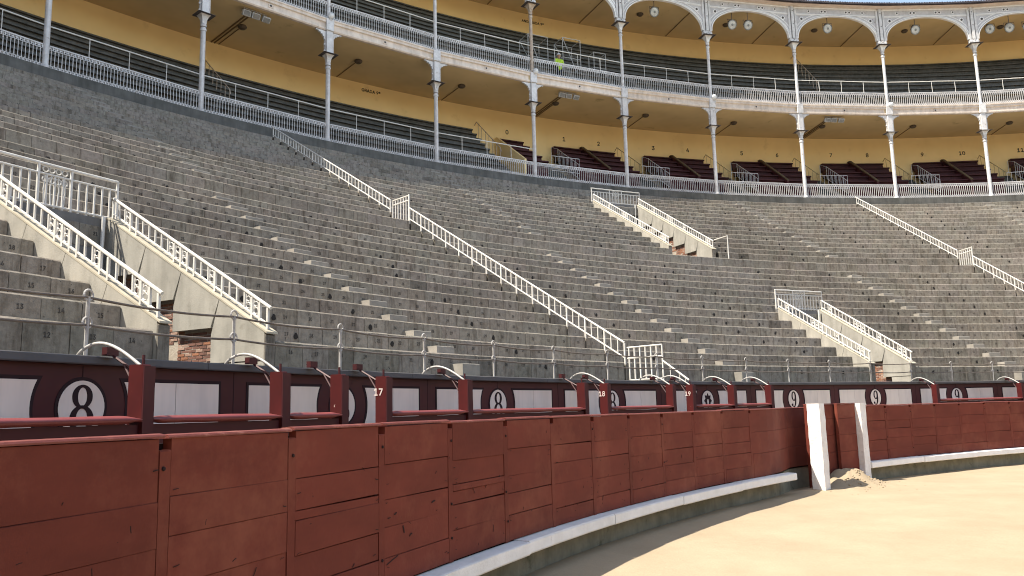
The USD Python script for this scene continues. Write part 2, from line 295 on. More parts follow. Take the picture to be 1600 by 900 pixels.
Z = sand_height(X, Y); nR, nP = RR.shape
ii = (np.arange(nR - 1)[:, None] * nP + np.arange(nP - 1)[None]).ravel()
m = usdkit.mesh(stage, '/World/arena_sand', (np.stack([X, Y, Z], -1).reshape(-1, 3), np.stack([ii, ii + 1, ii + nP + 1, ii + nP], 1)), LOOK['sand'], True)
tag(m, kind='structure')
def annulus(name, R0, R1, z, mat, p0=-0.3, p1=1.9, n=90):
    ps = np.linspace(p0, p1, n + 1); v = np.concatenate([np.stack([R * np.sin(ps), R * np.cos(ps), 0 * ps + z], 1) for R in (R0, R1)])
    i = np.arange(n); f = np.stack([i, i + n + 1, i + n + 2, i + 1], 1)
    return tag(usdkit.mesh(stage, '/World/' + name, (v, f), LOOK[mat]), kind='structure')
mb = MB(); r3 = random.Random(5)
for k in range(90):
    a, d = r3.uniform(0, 6.28), abs(r3.gauss(0, 0.75)); p = 0.640 + d * math.cos(a) / 30; R = 29.75 - abs(d * math.sin(a)) * 0.8
    x, y = R * math.sin(p), R * math.cos(p); rad = r3.uniform(0.006, 0.024) * (1 if d < 0.8 else 0.7)
    m = trimesh.creation.icosphere(1, rad); v = np.asarray(m.vertices) * (1 + 0.35 * (np.array([r3.random() for _ in range(len(m.vertices))])[:, None] - 0.5)) * (1.2, 1, 0.7)
    mb.add(v + (x, y, float(sand_height(np.array([x]), np.array([y]))[0]) + rad * 0.3), m.faces)
tag(mb.build('sand_clods', 'sand', smooth=True), 'loose lumps of sand round the heap at the gate', 'sand', kind='stuff')
annulus('alley_ground', 30.25, 32.7, -0.004, 'sand')
annulus('front_passage_floor', 32.85, 36.0, 1.45, 'base_concrete')
annulus('outer_ground', 30.2, 400, -0.30, 'sand', -math.pi, math.pi, 120)

# ---------------------------------------------------------------- the wooden barrier round the sand
POST0, POSTD = 0.12374, 0.035783
def bend(mb, on):
    if on:
        for v in mb.v:
            p = np.arctan2(v[:, 0], v[:, 1]); u = np.clip((p - 0.528) / 0.072, 0, 1); k = 1 + 0.50 * (1 - np.cos(u * math.pi / 2)) / 30
            v[:, 0] *= k; v[:, 1] *= k
    return mb
def barrier(name, label, posts, p_end, ledge, smooth_from=None, faint=False):
    t = thing(name, label, 'barrier', group='red plank barrier')
    pb0 = posts[0]; n = max(8, int((p_end - pb0) * 40))
    bend(sweep([(30.02, -0.12), (30.02, 0.40), (30.30, 0.40), (30.30, -0.12)], pb0, p_end, n * 2), smooth_from).build('concrete_base', 'base_concrete', t)
    a, b = ledge; k = max(1, int((b - a) / 0.0715)); e = np.linspace(a, b, k + 1)
    for q in range(k):
        j = rng.uniform(-0.008, 0.008)
        sweep([(29.85 + j, 0.296 + j), (29.84 + j, 0.31 + j), (29.84 + j, 0.405), (29.855 + j, 0.42 + j), (30.019, 0.425 + j), (30.019, 0.296 + j)], e[q] + 0.0002, e[q + 1] - 0.0002, 3).build('step_ledge', 'white_ledge', t)
    spans = list(zip(posts[:-1], posts[1:])) + ([(posts[-1], p_end)] if p_end > posts[-1] + 0.005 else [])
    bend(sweep([(30.06, 0.40), (30.06, 1.55), (30.12, 1.55), (30.12, 0.40)], pb0, p_end, n * 2), smooth_from).build('backing', 'gap_black', t)
    for q, (u, w) in enumerate(spans):
        smooth = smooth_from is not None and u >= smooth_from
        half = 0.0392 / 30
        zs = [0.43] + [0.43 + 1.06 * (i / 5) + rng.uniform(-0.035, 0.035) for i in range(1, 5)] + [1.580]
        if smooth: zs = [0.43, 0.83, 1.2, 1.580]
        if rng.random() < 0.35 and not smooth: zs.insert(3, zs[3] - rng.uniform(0.05, 0.09))
        zs = sorted(zs)
        tone_p = rng.uniform(0.92, 1.08)
        for z0, z1 in zip(zs[:-1], zs[1:]):
            if z1 - z0 < 0.03: continue
            j = rng.uniform(-0.004, 0.004); g = 0.0006 if smooth else rng.choice((0.0006, 0.0010, 0.0018)) * (0.4 if faint else 1)
            tilt = rng.uniform(-0.006, 0.006) * (not smooth)
            mb = sweep([(30.004 + j, z0 + g), (30.0 + j, z0 + g + 0.0025), (30.0 + j, z1 - g - 0.0025), (30.004 + j, z1 - g), (30.055, z1 - g), (30.055, z0 + g)], u + half + 0.00012, w - half - 0.00012, 16 if smooth else 1)
            if not smooth: mb.v[0][len(mb.v[0]) // 2:, 2] += tilt
            bend(mb, smooth)
            tt = tone_p * rng.uniform(0.9, 1.08); mb.t[0] = np.full_like(mb.t[0], tt)
            mb.build('plank', 'barrier_red', t)
        c = rng.uniform(-0.007, 0.007)
        bend(sweep([(29.994, 1.582 + c), (29.991, 1.590 + c), (29.998, 1.599 + c), (30.03, 1.604 + c), (30.09, 1.60 + c), (30.10, 1.582 + c)], u + 0.0004, w - 0.0004, 16 if smooth else 2), smooth).build('cap_rail', 'barrier_cap', t)
    for q, u in enumerate(posts[1:]):
        h = 0.038 / 30; tp = 1.545 - rng.uniform(0, 0.03)
        sweep([(30.001, 0.425), (29.998, 0.43), (29.998, tp - 0.008), (30.003, tp), (30.05, tp), (30.05, 0.425)], u - h, u + h, 1, tone=rng.uniform(0.85, 1.0)).build('post', 'barrier_red', t)
        if rng.random() < 0.7:
            mb = MB()
            for zz in (1.43, 0.62, 0.9)[: rng.choice((1, 2, 3))]:
                M = frame(29.995, u + rng.uniform(-0.4, 0.4) * h, zz); lathe([(0.012, 0), (0.010, 0.006), (0.003, 0.008)], 8, mb, M @ trimesh.transformations.rotation_matrix(math.pi / 2, (1, 0, 0)))
            mb.build('bolt', 'gap_black', t)
    return t
left = barrier('wooden_barrier', 'dark red plank barrier curving from the left edge to the first white post', [POST0 + POSTD * k for k in range(-4, 12)], 0.70, (POST0 - 4 * POSTD, 0.564), 0.51)
# knocks and gouges in the planks near the camera
mb = MB()
for p, z, l, ang, wd in ((0.1062, 1.20, 0.05, 1.2, 0.004), (0.1095, 0.98, 0.10, 1.75, 0.005), (0.2015, 0.93, 0.03, 0.3, 0.010), (0.2210, 0.955, 0.05, 0.2, 0.012), (0.2055, 0.80, 0.05, 1.9, 0.012), (0.209, 0.745, 0.035, 0.4, 0.010),
                        (0.2445, 0.99, 0.10, 2.3, 0.004), (0.2530, 0.995, 0.05, 0.7, 0.004), (0.262, 1.06, 0.02, 0.5, 0.008), (0.2570, 0.60, 0.06, 1.5, 0.006), (0.142, 0.9, 0.03, 0.4, 0.005), (0.1480, 0.80, 0.06, 1.0, 0.004), (0.385, 0.72, 0.04, 0.6, 0.008), (0.43, 0.95, 0.04, 1.3, 0.006), (0.200, 0.60, 0.16, 0.25, 0.008), (0.3455, 0.60, 0.05, 1.2, 0.010)):
    q = affinity.rotate(shapely.LineString([(-l / 2, 0), (0, rng.uniform(-0.006, 0.006)), (l / 2, 0)]).buffer(wd / 2, quad_segs=2), ang, use_radians=True)
    extr(affinity.translate(q, 0, z), -0.0062, -0.004, mb, map_=wrap(p, 30.0))
r2 = random.Random(31)
for k in range(150):                    # chips beside the battens and small knocks lower down
    q = r2.randrange(0, 11); near = r2.random() < 0.6; p = POST0 + POSTD * (q - 1) + ((0.0021 + r2.random() * 0.0014 if r2.random() < 0.5 else POSTD - 0.0021 - r2.random() * 0.0014) if near else r2.uniform(0.004, POSTD - 0.004))
    z = 0.5 + 0.95 * r2.random() ** 1.5; l = r2.uniform(0.008, 0.045) * (1 if near else 0.7); wd = r2.uniform(0.002, 0.006)
    g_ = affinity.rotate(shapely.LineString([(-l / 2, 0), (0, r2.uniform(-0.004, 0.004)), (l / 2, 0)]).buffer(wd / 2, quad_segs=1), r2.uniform(-0.25, 0.25) if near else r2.uniform(0, 3.1), use_radians=True)
    extr(affinity.translate(g_, 0, z), -0.0062, -0.004, mb, map_=wrap(p, 30.0))
mb.build('gouge', 'gap_black', left, kind='stuff')
right = barrier('wooden_barrier', 'dark red plank barrier running right from the second white post', [0.6712 + 0.0358 * k for k in range(0, 13)], 1.13, (0.6712, 1.13), faint=True)
g = thing('barrier_gate', 'dark red double leaf gate in the barrier between two white posts', 'gate')
def post_box(p0, p1, R0, R1, z0, z1):
    mb = MB(); ps = []
    for z in np.linspace(z0, z1, 12):
        for p, R in ((p0, R0), (p1, R0), (p1, R1), (p0, R1)):
            ps.append(P(R + rng.uniform(-0.006, 0.006), p + rng.uniform(-0.0002, 0.0002), z))
    F = []
    for k in range(11):
        for i in range(4): F += [(4 * k + i, 4 * k + 4 + (i + 1) % 4, 4 * k + (i + 1) % 4), (4 * k + i, 4 * k + 4 + i, 4 * k + 4 + (i + 1) % 4)]
    F += [(44, 46, 45), (44, 47, 46), (0, 1, 2), (0, 2, 3)]
    return mb.add(np.array(ps), F)
post_box(0.5925, 0.6002, 29.71, 29.96, -0.1, 1.665).build('white_post', 'white_post', g)
post_box(0.6628, 0.6708, 29.87, 30.12, -0.1, 1.645).build('white_post', 'white_post', g)
for (a, b, R, tt) in ((0.6020, 0.6440, 30.10, 0.9), (0.6375, 0.6626, 29.99, 1.0)):
    mid = 0.5 * (a + b); zs = [-0.05, 0.33, 0.68, 1.02, 1.35, 1.64]
    for z0, z1 in zip(zs[:-1], zs[1:]):
        sweep([(R + 0.004, z0 + 0.001), (R, z0 + 0.005), (R, z1 - 0.005), (R + 0.004, z1 - 0.001), (R + 0.06, z1 - 0.001), (R + 0.06, z0 + 0.001)], a, b, 2, tone=tt * rng.uniform(0.93, 1.04)).build('plank', 'barrier_red', g)
    sweep([(R - 0.01, 1.641), (R - 0.01, 1.66), (R + 0.07, 1.66), (R + 0.07, 1.641)], a, b, 2).build('cap_rail', 'barrier_cap', g)

# ---------------------------------------------------------------- the numbered wall behind the alley
RW = 32.64; M0, MD = 0.18340, 0.10822
w = thing('alley_wall', 'dark maroon wall with cream panels and numbered discs behind the alley', 'wall')
sweep([(RW, -0.05), (RW, 2.138), (32.90, 2.138), (32.90, -0.05)], -0.1, 1.2, 110).build('wall_body', 'dark_maroon', w)
for q in range(12):
    a = -0.1 + q * 1.3 / 12; j = rng.uniform(-0.006, 0.006)
    sweep([(32.585, 2.14), (32.58, 2.15), (32.585, 2.205 + j), (32.60, 2.215 + j), (32.95, 2.215 + j), (32.95, 2.14)], a + 0.0001, a + 1.3 / 12 - 0.0001, 10).build('coping', 'coping_grey', w)
def ring8(): 
    e = lambda cx, cy, rx, ry: affinity.scale(Point(cx, cy).buffer(1, quad_segs=10), rx, ry, origin=(cx, cy))
    return e(0, 0.090, 0.098, 0.098).difference(e(0, 0.090, 0.045, 0.076)).union(e(0, -0.096, 0.116, 0.116).difference(e(0, -0.096, 0.057, 0.090)))
def ring9():
    e = lambda cx, cy, rx, ry: affinity.scale(Point(cx, cy).buffer(1, quad_segs=10), rx, ry, origin=(cx, cy))
    loop = e(0, 0.075, 0.095, 0.118).difference(e(-0.004, 0.075, 0.042, 0.088))
    tail = e(-0.01, 0.0, 0.105, 0.20).difference(e(-0.022, 0.0, 0.066, 0.172)).intersection(sbox(-0.2, -0.3, 0.2, 0.08)).difference(sbox(-0.2, -0.145, 0.0, 0.1))
    return loop.union(tail).union(Point(-0.075, -0.140).buffer(0.033))
def star():
    return Polygon([((0.155 if k % 2 == 0 else 0.105) * math.cos(k * math.pi / 8), (0.175 if k % 2 == 0 else 0.120) * math.sin(k * math.pi / 8)) for k in range(16)]).difference(affinity.scale(Point(0, -0.02).buffer(0.038), 1, 1.6))
for k in range(-2, 9):
    c = M0 + MD * k; f = wrap(c, RW); zc = 1.785
    disc = affinity.translate(Point(0, 0).buffer(0.222, quad_segs=10), 0, zc)
    extr(disc.buffer(0.03), -0.006, 0.002, map_=f).build('disc_outline', 'panel_black', w)
    extr(disc, -0.010, 0.002, map_=f).build('number_disc', 'panel_cream', w)
    glyph = (ring8() if k < 4 else ring9()) if k != 4 else star()
    if k >= 5 or k < 4 or k == 4: extr(affinity.translate(glyph, 0, zc), -0.0135, -0.008, map_=f).build('numeral', 'panel_black', w)
    big = affinity.translate(affinity.scale(Point(0, 0).buffer(0.455, quad_segs=16), 1, 1.0), 0, zc)
    for (x0, x1) in ((0.36, 1.555), (-1.555, -0.36)):
        pan = sbox(x0, 1.47, x1, 2.005).difference(big.buffer(0.02))
        extr(pan.buffer(0.032, join_style='mitre'), -0.005, 0.002, map_=f).build('panel_outline', 'panel_black', w)
        xm = (x0 + x1) / 2 + 0.05
        for side in (sbox(-9, 0, xm - 0.003, 9), sbox(xm + 0.003, 0, 9, 9)):
            extr(pan.intersection(side), -0.009, 0.002, map_=f).build('cream_panel', 'panel_cream', w)
    for x in (0.0, 1.766):
        extr(sbox(x - 0.004, 0.0, x + 0.004, 2.13) if x else sbox(-0.004, 2.03, 0.004, 2.13), -0.0025, 0.002, map_=f).build('board_joint', 'panel_black', w)

# refuges (wooden screens with padded tops) standing in the alley
RB = 32.0
def refuge(label, posts, number=None, hoops=()):
    t = thing('refuge_screen', label, 'wooden screen', group='refuge screens in the alley')
    for q, p in enumerate(posts):
        h = 0.04 / RB; top = 2.115
        sweep([(RB - 0.02, -0.05), (RB - 0.02, top - 0.01), (RB - 0.01, top), (RB + 0.12, top), (RB + 0.13, top - 0.01), (RB + 0.13, -0.05)], p - h * 2, p, 1).build('post', 'post_red', t)
        # the board on the arena side of the post is darker
        sweep([(RB - 0.034, -0.05), (RB - 0.034, top - 0.015), (RB - 0.021, top - 0.015), (RB - 0.021, -0.05)], p - h * 1.98, p + h * 0.9, 1).build('post_board', 'dark_maroon', t)
        mb = MB(); a = P(RB + 0.15, p + 0.001, 2.05); b = P(RB + 0.52, p + 0.0035, 2.215); tube([a, b], 0.012, 5, mb); tube([P(RB + 0.14, p + 0.001, 1.88), P(RB + 0.34, p + 0.002, 2.13)], 0.010, 5, mb)
        bx(-0.06, 0.06, -0.03, 0.03, 0, 0.07, mb, frame(RB + 0.54, p + 0.003, 2.217)); tube([P(RB + 0.10, p + 0.0012, 2.11), P(RB + 0.10, p + 0.0012, 2.20)], 0.013, 5, mb)
        mb.build('bracket', 'dark_maroon', t)
        if hoops and hoops[q]:
            s = np.linspace(0, 1, 15); rr = RB + 0.80 - 0.74 * s; zz = 2.215 + (2.10 - 2.215) * s + 0.145 * np.sin(math.pi * s ** 0.8)
            tube([P(r, p - 0.0005, z) for r, z in zip(rr, zz)], 0.0145, 7).build('hoop', 'steel', t, True)
        if number and q == 0:
            pts = text_poly(number, 0.082, True); M = np.eye(4); M[:3, 0] = -np.array([math.sin(p), math.cos(p), 0]); M[:3, 1] = np.array([math.cos(p), -math.sin(p), 0]); M[:3, 2] = (0, 0, 1); M[:3, 3] = P(RB + 0.085, p - 2 * h, 1.93)
            extr(pts, -0.004, 0.003, M=M).build('number', 'white_lettering', t)
    for a, b in zip(posts[:-1], posts[1:]):
        n = max(3, int((b - a) / 0.012)); e = 0.0015; bb = b - 0.0028
        zs = [0.0, 0.5, 1.0, 1.40, 1.640]
        for z0, z1 in zip(zs[:-1], zs[1:]):
            sweep([(RB, z0 + 0.003), (RB, z1 - 0.003), (RB + 0.04, z1 - 0.003), (RB + 0.04, z0 + 0.003)], a + e, bb, n).build('plank', 'dark_maroon', t)
        nn = 26; mb = MB(); rings = []
        for u in np.linspace(0, 1, nn):
            pp = a + e + (bb - a - e) * u; f = min(1, (min(u, 1 - u) * (bb - a) * RB / 0.14)) ** 0.5; f = max(f, 0.25); ww = 1 + 0.05 * math.sin(u * 9 + a * 50)
            al = np.linspace(0, 2 * math.pi, 10, endpoint=False)
            rings.append([P(RB + 0.03 + 0.085 * math.cos(x), pp, 1.674 + 0.034 * f * ww * math.sin(x)) for x in al])
        v = np.array(rings).reshape(-1, 3); F = []; i = np.arange(10); j = (i + 1) % 10
        for k in range(nn - 1): F += [np.stack([10 * k + i, 10 * k + 10 + j, 10 * k + j], 1), np.stack([10 * k + i, 10 * k + 10 + i, 10 * k + 10 + j], 1)]
        F += [np.array([[0, q, q + 1] for q in range(1, 9)]), np.array([[10 * (nn - 1), 10 * (nn - 1) + q + 1, 10 * (nn - 1) + q] for q in range(1, 9)])]
        mb.add(v, np.vstack(F)).build('cushion', 'cushion_leather', t, True)
    return t
refuge('dark red padded refuge screen nearest the camera at the left edge', [0.080, 0.133, 0.1858, 0.2388, 0.2683], None, (1, 1, 1, 1, 0))
refuge('refuge screen below the left part of the seating, seventeen painted white on it', [0.2937, 0.3489, 0.4509], '17', (0, 1, 0))
refuge('short refuge screen below the white landing rail, eighteen painted on it', [0.4738, 0.5457], '18', (1, 1))
refuge('refuge screen with three close posts, nineteen painted on it', [0.5691, 0.6193, 0.6666], '19', (1, 1, 1))
refuge('padded refuge screen furthest right, behind the right hand barrier', [0.8888, 1.0023, 1.075], None, (1, 1, 0))

# cable fence on top of the wall
t = thing('cable_fence', 'two sagging steel cables on ringed posts above the maroon wall', 'cable fence')
SP = [0.080 + 0.0540 * k for k in range(0, 20)]
for p in SP:
    tube([P(32.8, p, 2.21), P(32.8, p, 2.74)], 0.017, 6).build('stanchion', 'steel', t)
    for z in (2.755, 2.515):
        m = trimesh.creation.torus(0.046, 0.011, major_sections=14, minor_sections=5)
        MB().tm(m, frame(32.8, p, z) @ trimesh.transformations.rotation_matrix(math.pi / 2, (1, 0, 0))).build('ring', 'steel', t)
for z, sag in ((2.735, 0.03), (2.495, 0.025)):
    path = []
    for a, b in zip(SP[:-1], SP[1:]):
        for s in np.linspace(0, 1, 8, endpoint=False): path.append(P(32.8, a + (b - a) * s, z - sag * 4 * s * (1 - s)))
    path.append(P(32.8, SP[-1], z)); tube(path, 0.013, 5).build('cable', 'cable_steel', t, True)

# ---------------------------------------------------------------- seating of numbered concrete blocks
PITCH_B = 0.545
V_LO = [(0.261, 0.3133), (0.909, 0.9613), (1.557, 1.6093)]; V_UP = V_LO
WALL_T = 0.0075
A_LO = (0.092, 0.4405, 0.736, 1.0925, 1.384); A_UP = (0.108, 0.459, 0.756, 1.109, 1.404)
HOLES = (0.137, 0.2, 0.347, 0.42, 0.52, 0.672, 0.83, 0.872, 0.99, 1.07, 1.18, 1.32, 1.43)
DIG = {d: [affinity.translate(text_poly(d, 1.0, True), 0, 0)] for d in '0123456789'}
def number_mesh(s, h):
    out, x = [], 0
    for ch in s:
        g = DIG[ch][0].simplify(0.05); wd = g.bounds[2] - g.bounds[0]; out.append(affinity.translate(g, x + wd / 2, 0)); x += wd + 0.16
    q = affinity.translate(shapely.union_all(out), -(x - 0.16) / 2, 0)
    return affinity.scale(q, h, h, origin=(0, 0))
_NUM = {}
def num_tris(s):
    if s not in _NUM:
        V, F, n = [], [], 0
        q = affinity.scale(number_mesh(s, 0.060), 0.85, 1.0, origin=(0, 0))
        for g_ in getattr(q, 'geoms', [q]):
            v, f = ear(g_); V.append(v); F.append(np.asarray(f) + n); n += len(v)
        _NUM[s] = (np.vstack(V), np.vstack(F))
    return _NUM[s]
def seating(name, label, rows, z_end, p0, p1, vom, aisles, tread, numbering, upper):
    t = thing(name, label, 'seating tier', group='numbered concrete seating')
    blocks, nums, holes = [], MB(), MB()
    for i, (R, z) in enumerate(rows):
        zb = rows[i + 1][1] if i + 1 < len(rows) else z_end
        nextR = (rows[i - 1][0] if i else R + tread)
        cuts = []
        for (a, b) in vom:
            Rr = 50.1 if upper else 38.2
            if R < Rr and b > p0 and a < p1: cuts.append((a, b + WALL_T))
        segs, s0 = [], p0
        for a, b in cuts:
            if a > s0: segs.append((s0, a, True))
            s0 = max(b, p0)
        segs.append((s0, p1, False))
        row_t = rng.uniform(0.93, 1.06)
        for si, (a, b, ends_at_stair) in enumerate(segs):
            n = max(1, round((b - a) * R / PITCH_B)); e = np.linspace(a, b, n + 1)
            for q in range(n):
                no = (14 + (13 - (i - 1 if not upper else i - 1)) - (n - 1 - q)) if (ends_at_stair and numbering == 'end') else (q + 1 if si == 0 else q + 16 + max(0, 13 - i))
                g = 0.0045 / R; jr, jz = rng.uniform(-0.005, 0.005), rng.uniform(-0.004, 0.004)
                tn = row_t * rng.uniform(0.93, 1.06)
                if rng.random() < 0.02: tn *= rng.uniform(0.62, 0.8)
                col = tn * np.array([1 + rng.uniform(-0.025, 0.03), 1.0, 1 + rng.uniform(-0.035, 0.02)])
                lip = R + jr
                prof = [(lip + 0.004, zb - 0.03), (lip, z + jz - 0.026), (lip + 0.002, z + jz - 0.022), (lip + 0.034, z + jz), (nextR + 0.012, z + jz + 0.002), (nextR + 0.012, zb - 0.03)]
                mid = 0.5 * (e[q] + e[q + 1]); x, y, dz = px_of(P(R, mid, z))
                vis = (-40 < x < 1640 and dz > 0)
                blocks.append((FPX / max(dz, 1) if vis else 0, i, prof, e[q] + g, e[q + 1] - g, col))
                if vis and 0 < no < 100 and not (i == 0):
                    v, f = num_tris(str(no)); dd = -0.0025 + jr - 0.004
                    wv = wrap(mid + rng.uniform(-0.03, 0.03) / R, R)(np.stack([v[:, 0], np.full(len(v), dd), v[:, 1] + z - 0.155 + rng.uniform(-0.01, 0.01)], 1)); nums.add(wv, f)
        if i > 0:
            for p in HOLES:
                pp = p + rng.uniform(-0.3, 0.3) / R
                if p0 < pp < p1 and not any(a - 0.004 < pp < b + 0.004 for a, b in cuts) and rng.random() < 0.8:
                    q = Polygon([(rng.uniform(0.75, 1.15) * (0.042 if math.sin(al) > -0.3 else 0.06) * math.cos(al), rng.uniform(0.8, 1.2) * (0.042 if math.sin(al) > -0.3 else 0.07) * math.sin(al)) for al in np.linspace(0, 2 * math.pi, 9, endpoint=False)])
                    v, f = ear(q); holes.add(wrap(pp, R)(np.stack([v[:, 0], np.full(len(v), -0.0075), v[:, 1] + z - 0.17], 1)), f)
    blocks.sort(key=lambda b: -b[0])
    order = sorted(range(min(300, len(blocks))), key=lambda k: (blocks[k][1], blocks[k][3]))
    for k in order:
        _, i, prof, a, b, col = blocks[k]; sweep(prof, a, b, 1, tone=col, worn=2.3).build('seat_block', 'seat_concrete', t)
    rest = MB()
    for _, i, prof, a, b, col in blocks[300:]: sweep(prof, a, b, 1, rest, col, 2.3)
    if rest.n: rest.build('far_seat_blocks', 'seat_concrete', t, kind='stuff')
    core = [(R + 0.05, z - 0.06) for R, z in rows]
    prof = []
    for i, (R, z) in enumerate(rows):
        zb = rows[i + 1][1] if i + 1 < len(rows) else z_end
        prof += [(R + 0.045, z - 0.05), (R + 0.045, zb - 0.05)]
    spans, s0 = [], p0
    for a, b in vom:
        if b > p0 and a < p1:
            if a > s0: spans.append((s0, a - 0.0003))
            s0 = max(p0, b + WALL_T)
    spans.append((s0, p1)); core = MB()
    bot = rows[0][0] + (1.0 if upper else 1.1)
    full = [(bot, rows[0][1] - 0.05)] + prof + [(prof[-1][0], z_end - 0.6), (bot, z_end - 0.6)]
    for a, b in spans: sweep(full, a, b, max(2, int((b - a) / 0.02)), core)
    core.build('core', 'core_dark', t)
    if nums.n: nums.build('seat_numbers', 'seat_number_paint', t, kind='stuff')
    if holes.n: holes.build('drain_holes', 'letter_black', t, kind='stuff')
    for p in aisles:
        if not (p0 < p < p1): continue
        for i in range(1 if not upper else 0, len(rows)):
            R, z = rows[i]; zb = rows[i + 1][1] if i + 1 < len(rows) else z - 0.3575
            if any(a - 0.02 < p < b + 0.015 for a, b in vom) and R < 38.3: continue
            r0 = R - 0.30; wd = 0.50 / R; zt = zb + 0.16 + rng.uniform(-0.008, 0.008); pj = p + rng.uniform(-0.03, 0.03) / R
            if i == len(rows) - 1 and upper: continue
            sweep([(r0, zb - 0.35 if i == len(rows) - 1 else zb), (r0, zt - 0.010), (r0 + 0.012, zt), (R + 0.003, zt), (R + 0.003, zb - 0.35 if i == len(rows) - 1 else zb)], pj, pj + wd, 1, tone=rng.uniform(0.9, 1.05)).build('aisle_step', 'step_concrete', t)
    return t
low_p = [(0.02, 0.610 - 0.0007, 'lower numbered concrete seating left of the long handrail that crosses the middle'), (0.6107, 1.258 - 0.0007, 'lower numbered concrete seating between the two long handrails'), (1.2587, 1.60, 'lower numbered concrete seating right of the right hand long handrail')]
for q, (a, b, lab) in enumerate(low_p):
    seating('lower_seating', lab, ROWS_LO, 1.90, a, b, V_LO, A_LO, 1.1, 'end' if q == 0 else 'start', False)
up_p = [(0.22, 0.610 - 0.0007, 'upper concrete seating left of the middle handrail, its top rows in shade'), (0.6107, 1.258 - 0.0007, 'upper numbered concrete seating between the two long handrails, with a stairwell in it'), (1.2587, 1.66, 'upper numbered concrete seating right of the right hand long handrail')]
for q, (a, b, lab) in enumerate(up_p):
    seating('upper_seating', lab, ROWS_UP, 7.90, a, b, V_UP, A_UP, 0.3, 'start', True)
# joint line low on the front wall
# podium wall under the lower balcony
t = thing('podium_wall', 'long grey stone wall under the lower balcony balustrade', 'wall')
e = list(np.arange(0.20, 1.72, 0.036))
for a, b in zip(e[:-1], e[1:]):
    tn = rng.uniform(0.78, 1.14); sweep([(53.05, 13.0), (53.045, 13.68), (53.06, 13.72), (53.6, 13.72), (53.6, 13.0)], a + 0.00008, b - 0.00008, 1, tone=tn).build('wall_stone', 'podium_concrete', t)

# ---------------------------------------------------------------- long sloping handrails
def slope_rail(t, p, R0, z0, R1, z1, top, bot, posts, nbal, r=0.024, parent=None, rail_mat='white_rail', post_drop=0.0):
    """Handrail in the radial plane p from foot (R0, z0) to foot (R1, z1)."""
    q = parent or t
    tube([P(R0, p, z0 + top), P(R1, p, z1 + top)], r, 8).build('top_rail', rail_mat, q)
    tube([P(R0, p, z0 + bot), P(R1, p, z1 + bot)], r * 0.8, 6).build('bottom_rail', rail_mat, q)
    for k in range(nbal + 1):
        s = k / nbal; is_post = k % posts == 0; R, z = R0 + (R1 - R0) * s, z0 + (z1 - z0) * s
        zlo = z - post_drop if is_post else z + bot
        hw = 0.017 if is_post else 0.011
        bx(-hw, hw, -hw, hw, zlo, z + top - r * 0.5, M=frame(R, p, 0)).build('post' if is_post else 'baluster', rail_mat, q)
for k, p in enumerate(RAIL_P):
    wh = ('in the middle of the picture', 'at the right of the picture')[k]
    t = thing('long_handrail', f'long white handrail climbing the upper seating {wh}', 'handrail', group='long white handrails')
    slope_rail(t, p, 44.47, 8.42, 52.91, 13.306, 0.40, 0.075, 3, 39, post_drop=0.02)
    tube([P(52.91, p, 13.70), P(53.03, p, 13.78)], 0.024, 8).build('rail_end', 'white_rail', t)
    gp = t
    for zt in (8.76, 8.60): tube([P(44.33, p, zt), P(43.43, p, zt)], 0.02, 8).build('landing_rail', 'white_rail', gp)
    for R in np.linspace(44.33, 43.43, 7): bx(-0.012, 0.012, -0.012, 0.012, 7.93, 8.77, M=frame(R, p, 0)).build('landing_baluster', 'white_rail', gp)
    bx(-0.02, 0.02, -0.02, 0.02, 7.90, 8.80, M=frame(43.43, p, 0)).build('post', 'white_rail', gp)
    t = thing('long_handrail', f'long white handrail descending the lower seating {wh}', 'handrail', group='long white handrails')
    slope_rail(t, p, 43.40, 7.86, 34.75, 2.77, 0.47, 0.10, 3, 42, post_drop=0.06)
    for zt in (3.11, 2.85): tube([P(34.67, p, zt), P(33.65, p, zt)], 0.02, 8).build('landing_rail', 'white_rail', t)
    tube([P(34.6, p, 2.33), P(33.64, p, 2.33)], 0.016, 6).build('landing_rail', 'white_rail', t)
    for R in np.linspace(34.62, 33.65, 7): bx(-0.014, 0.014, -0.014, 0.014, 2.0 if R < 33.7 else 2.33, 3.11, M=frame(R, p, 0)).build('landing_baluster', 'white_rail', t)
    tube([P(33.64, p, 2.73), P(32.96, p, 2.26)], 0.022, 8).build('end_rail', 'white_rail', t)
    for R in (33.45, 33.2, 33.05): tube([P(R, p, 1.9), P(R, p, 2.73 - (33.64 - R) * 0.69)], 0.012, 5).build('landing_baluster', 'white_rail', t)

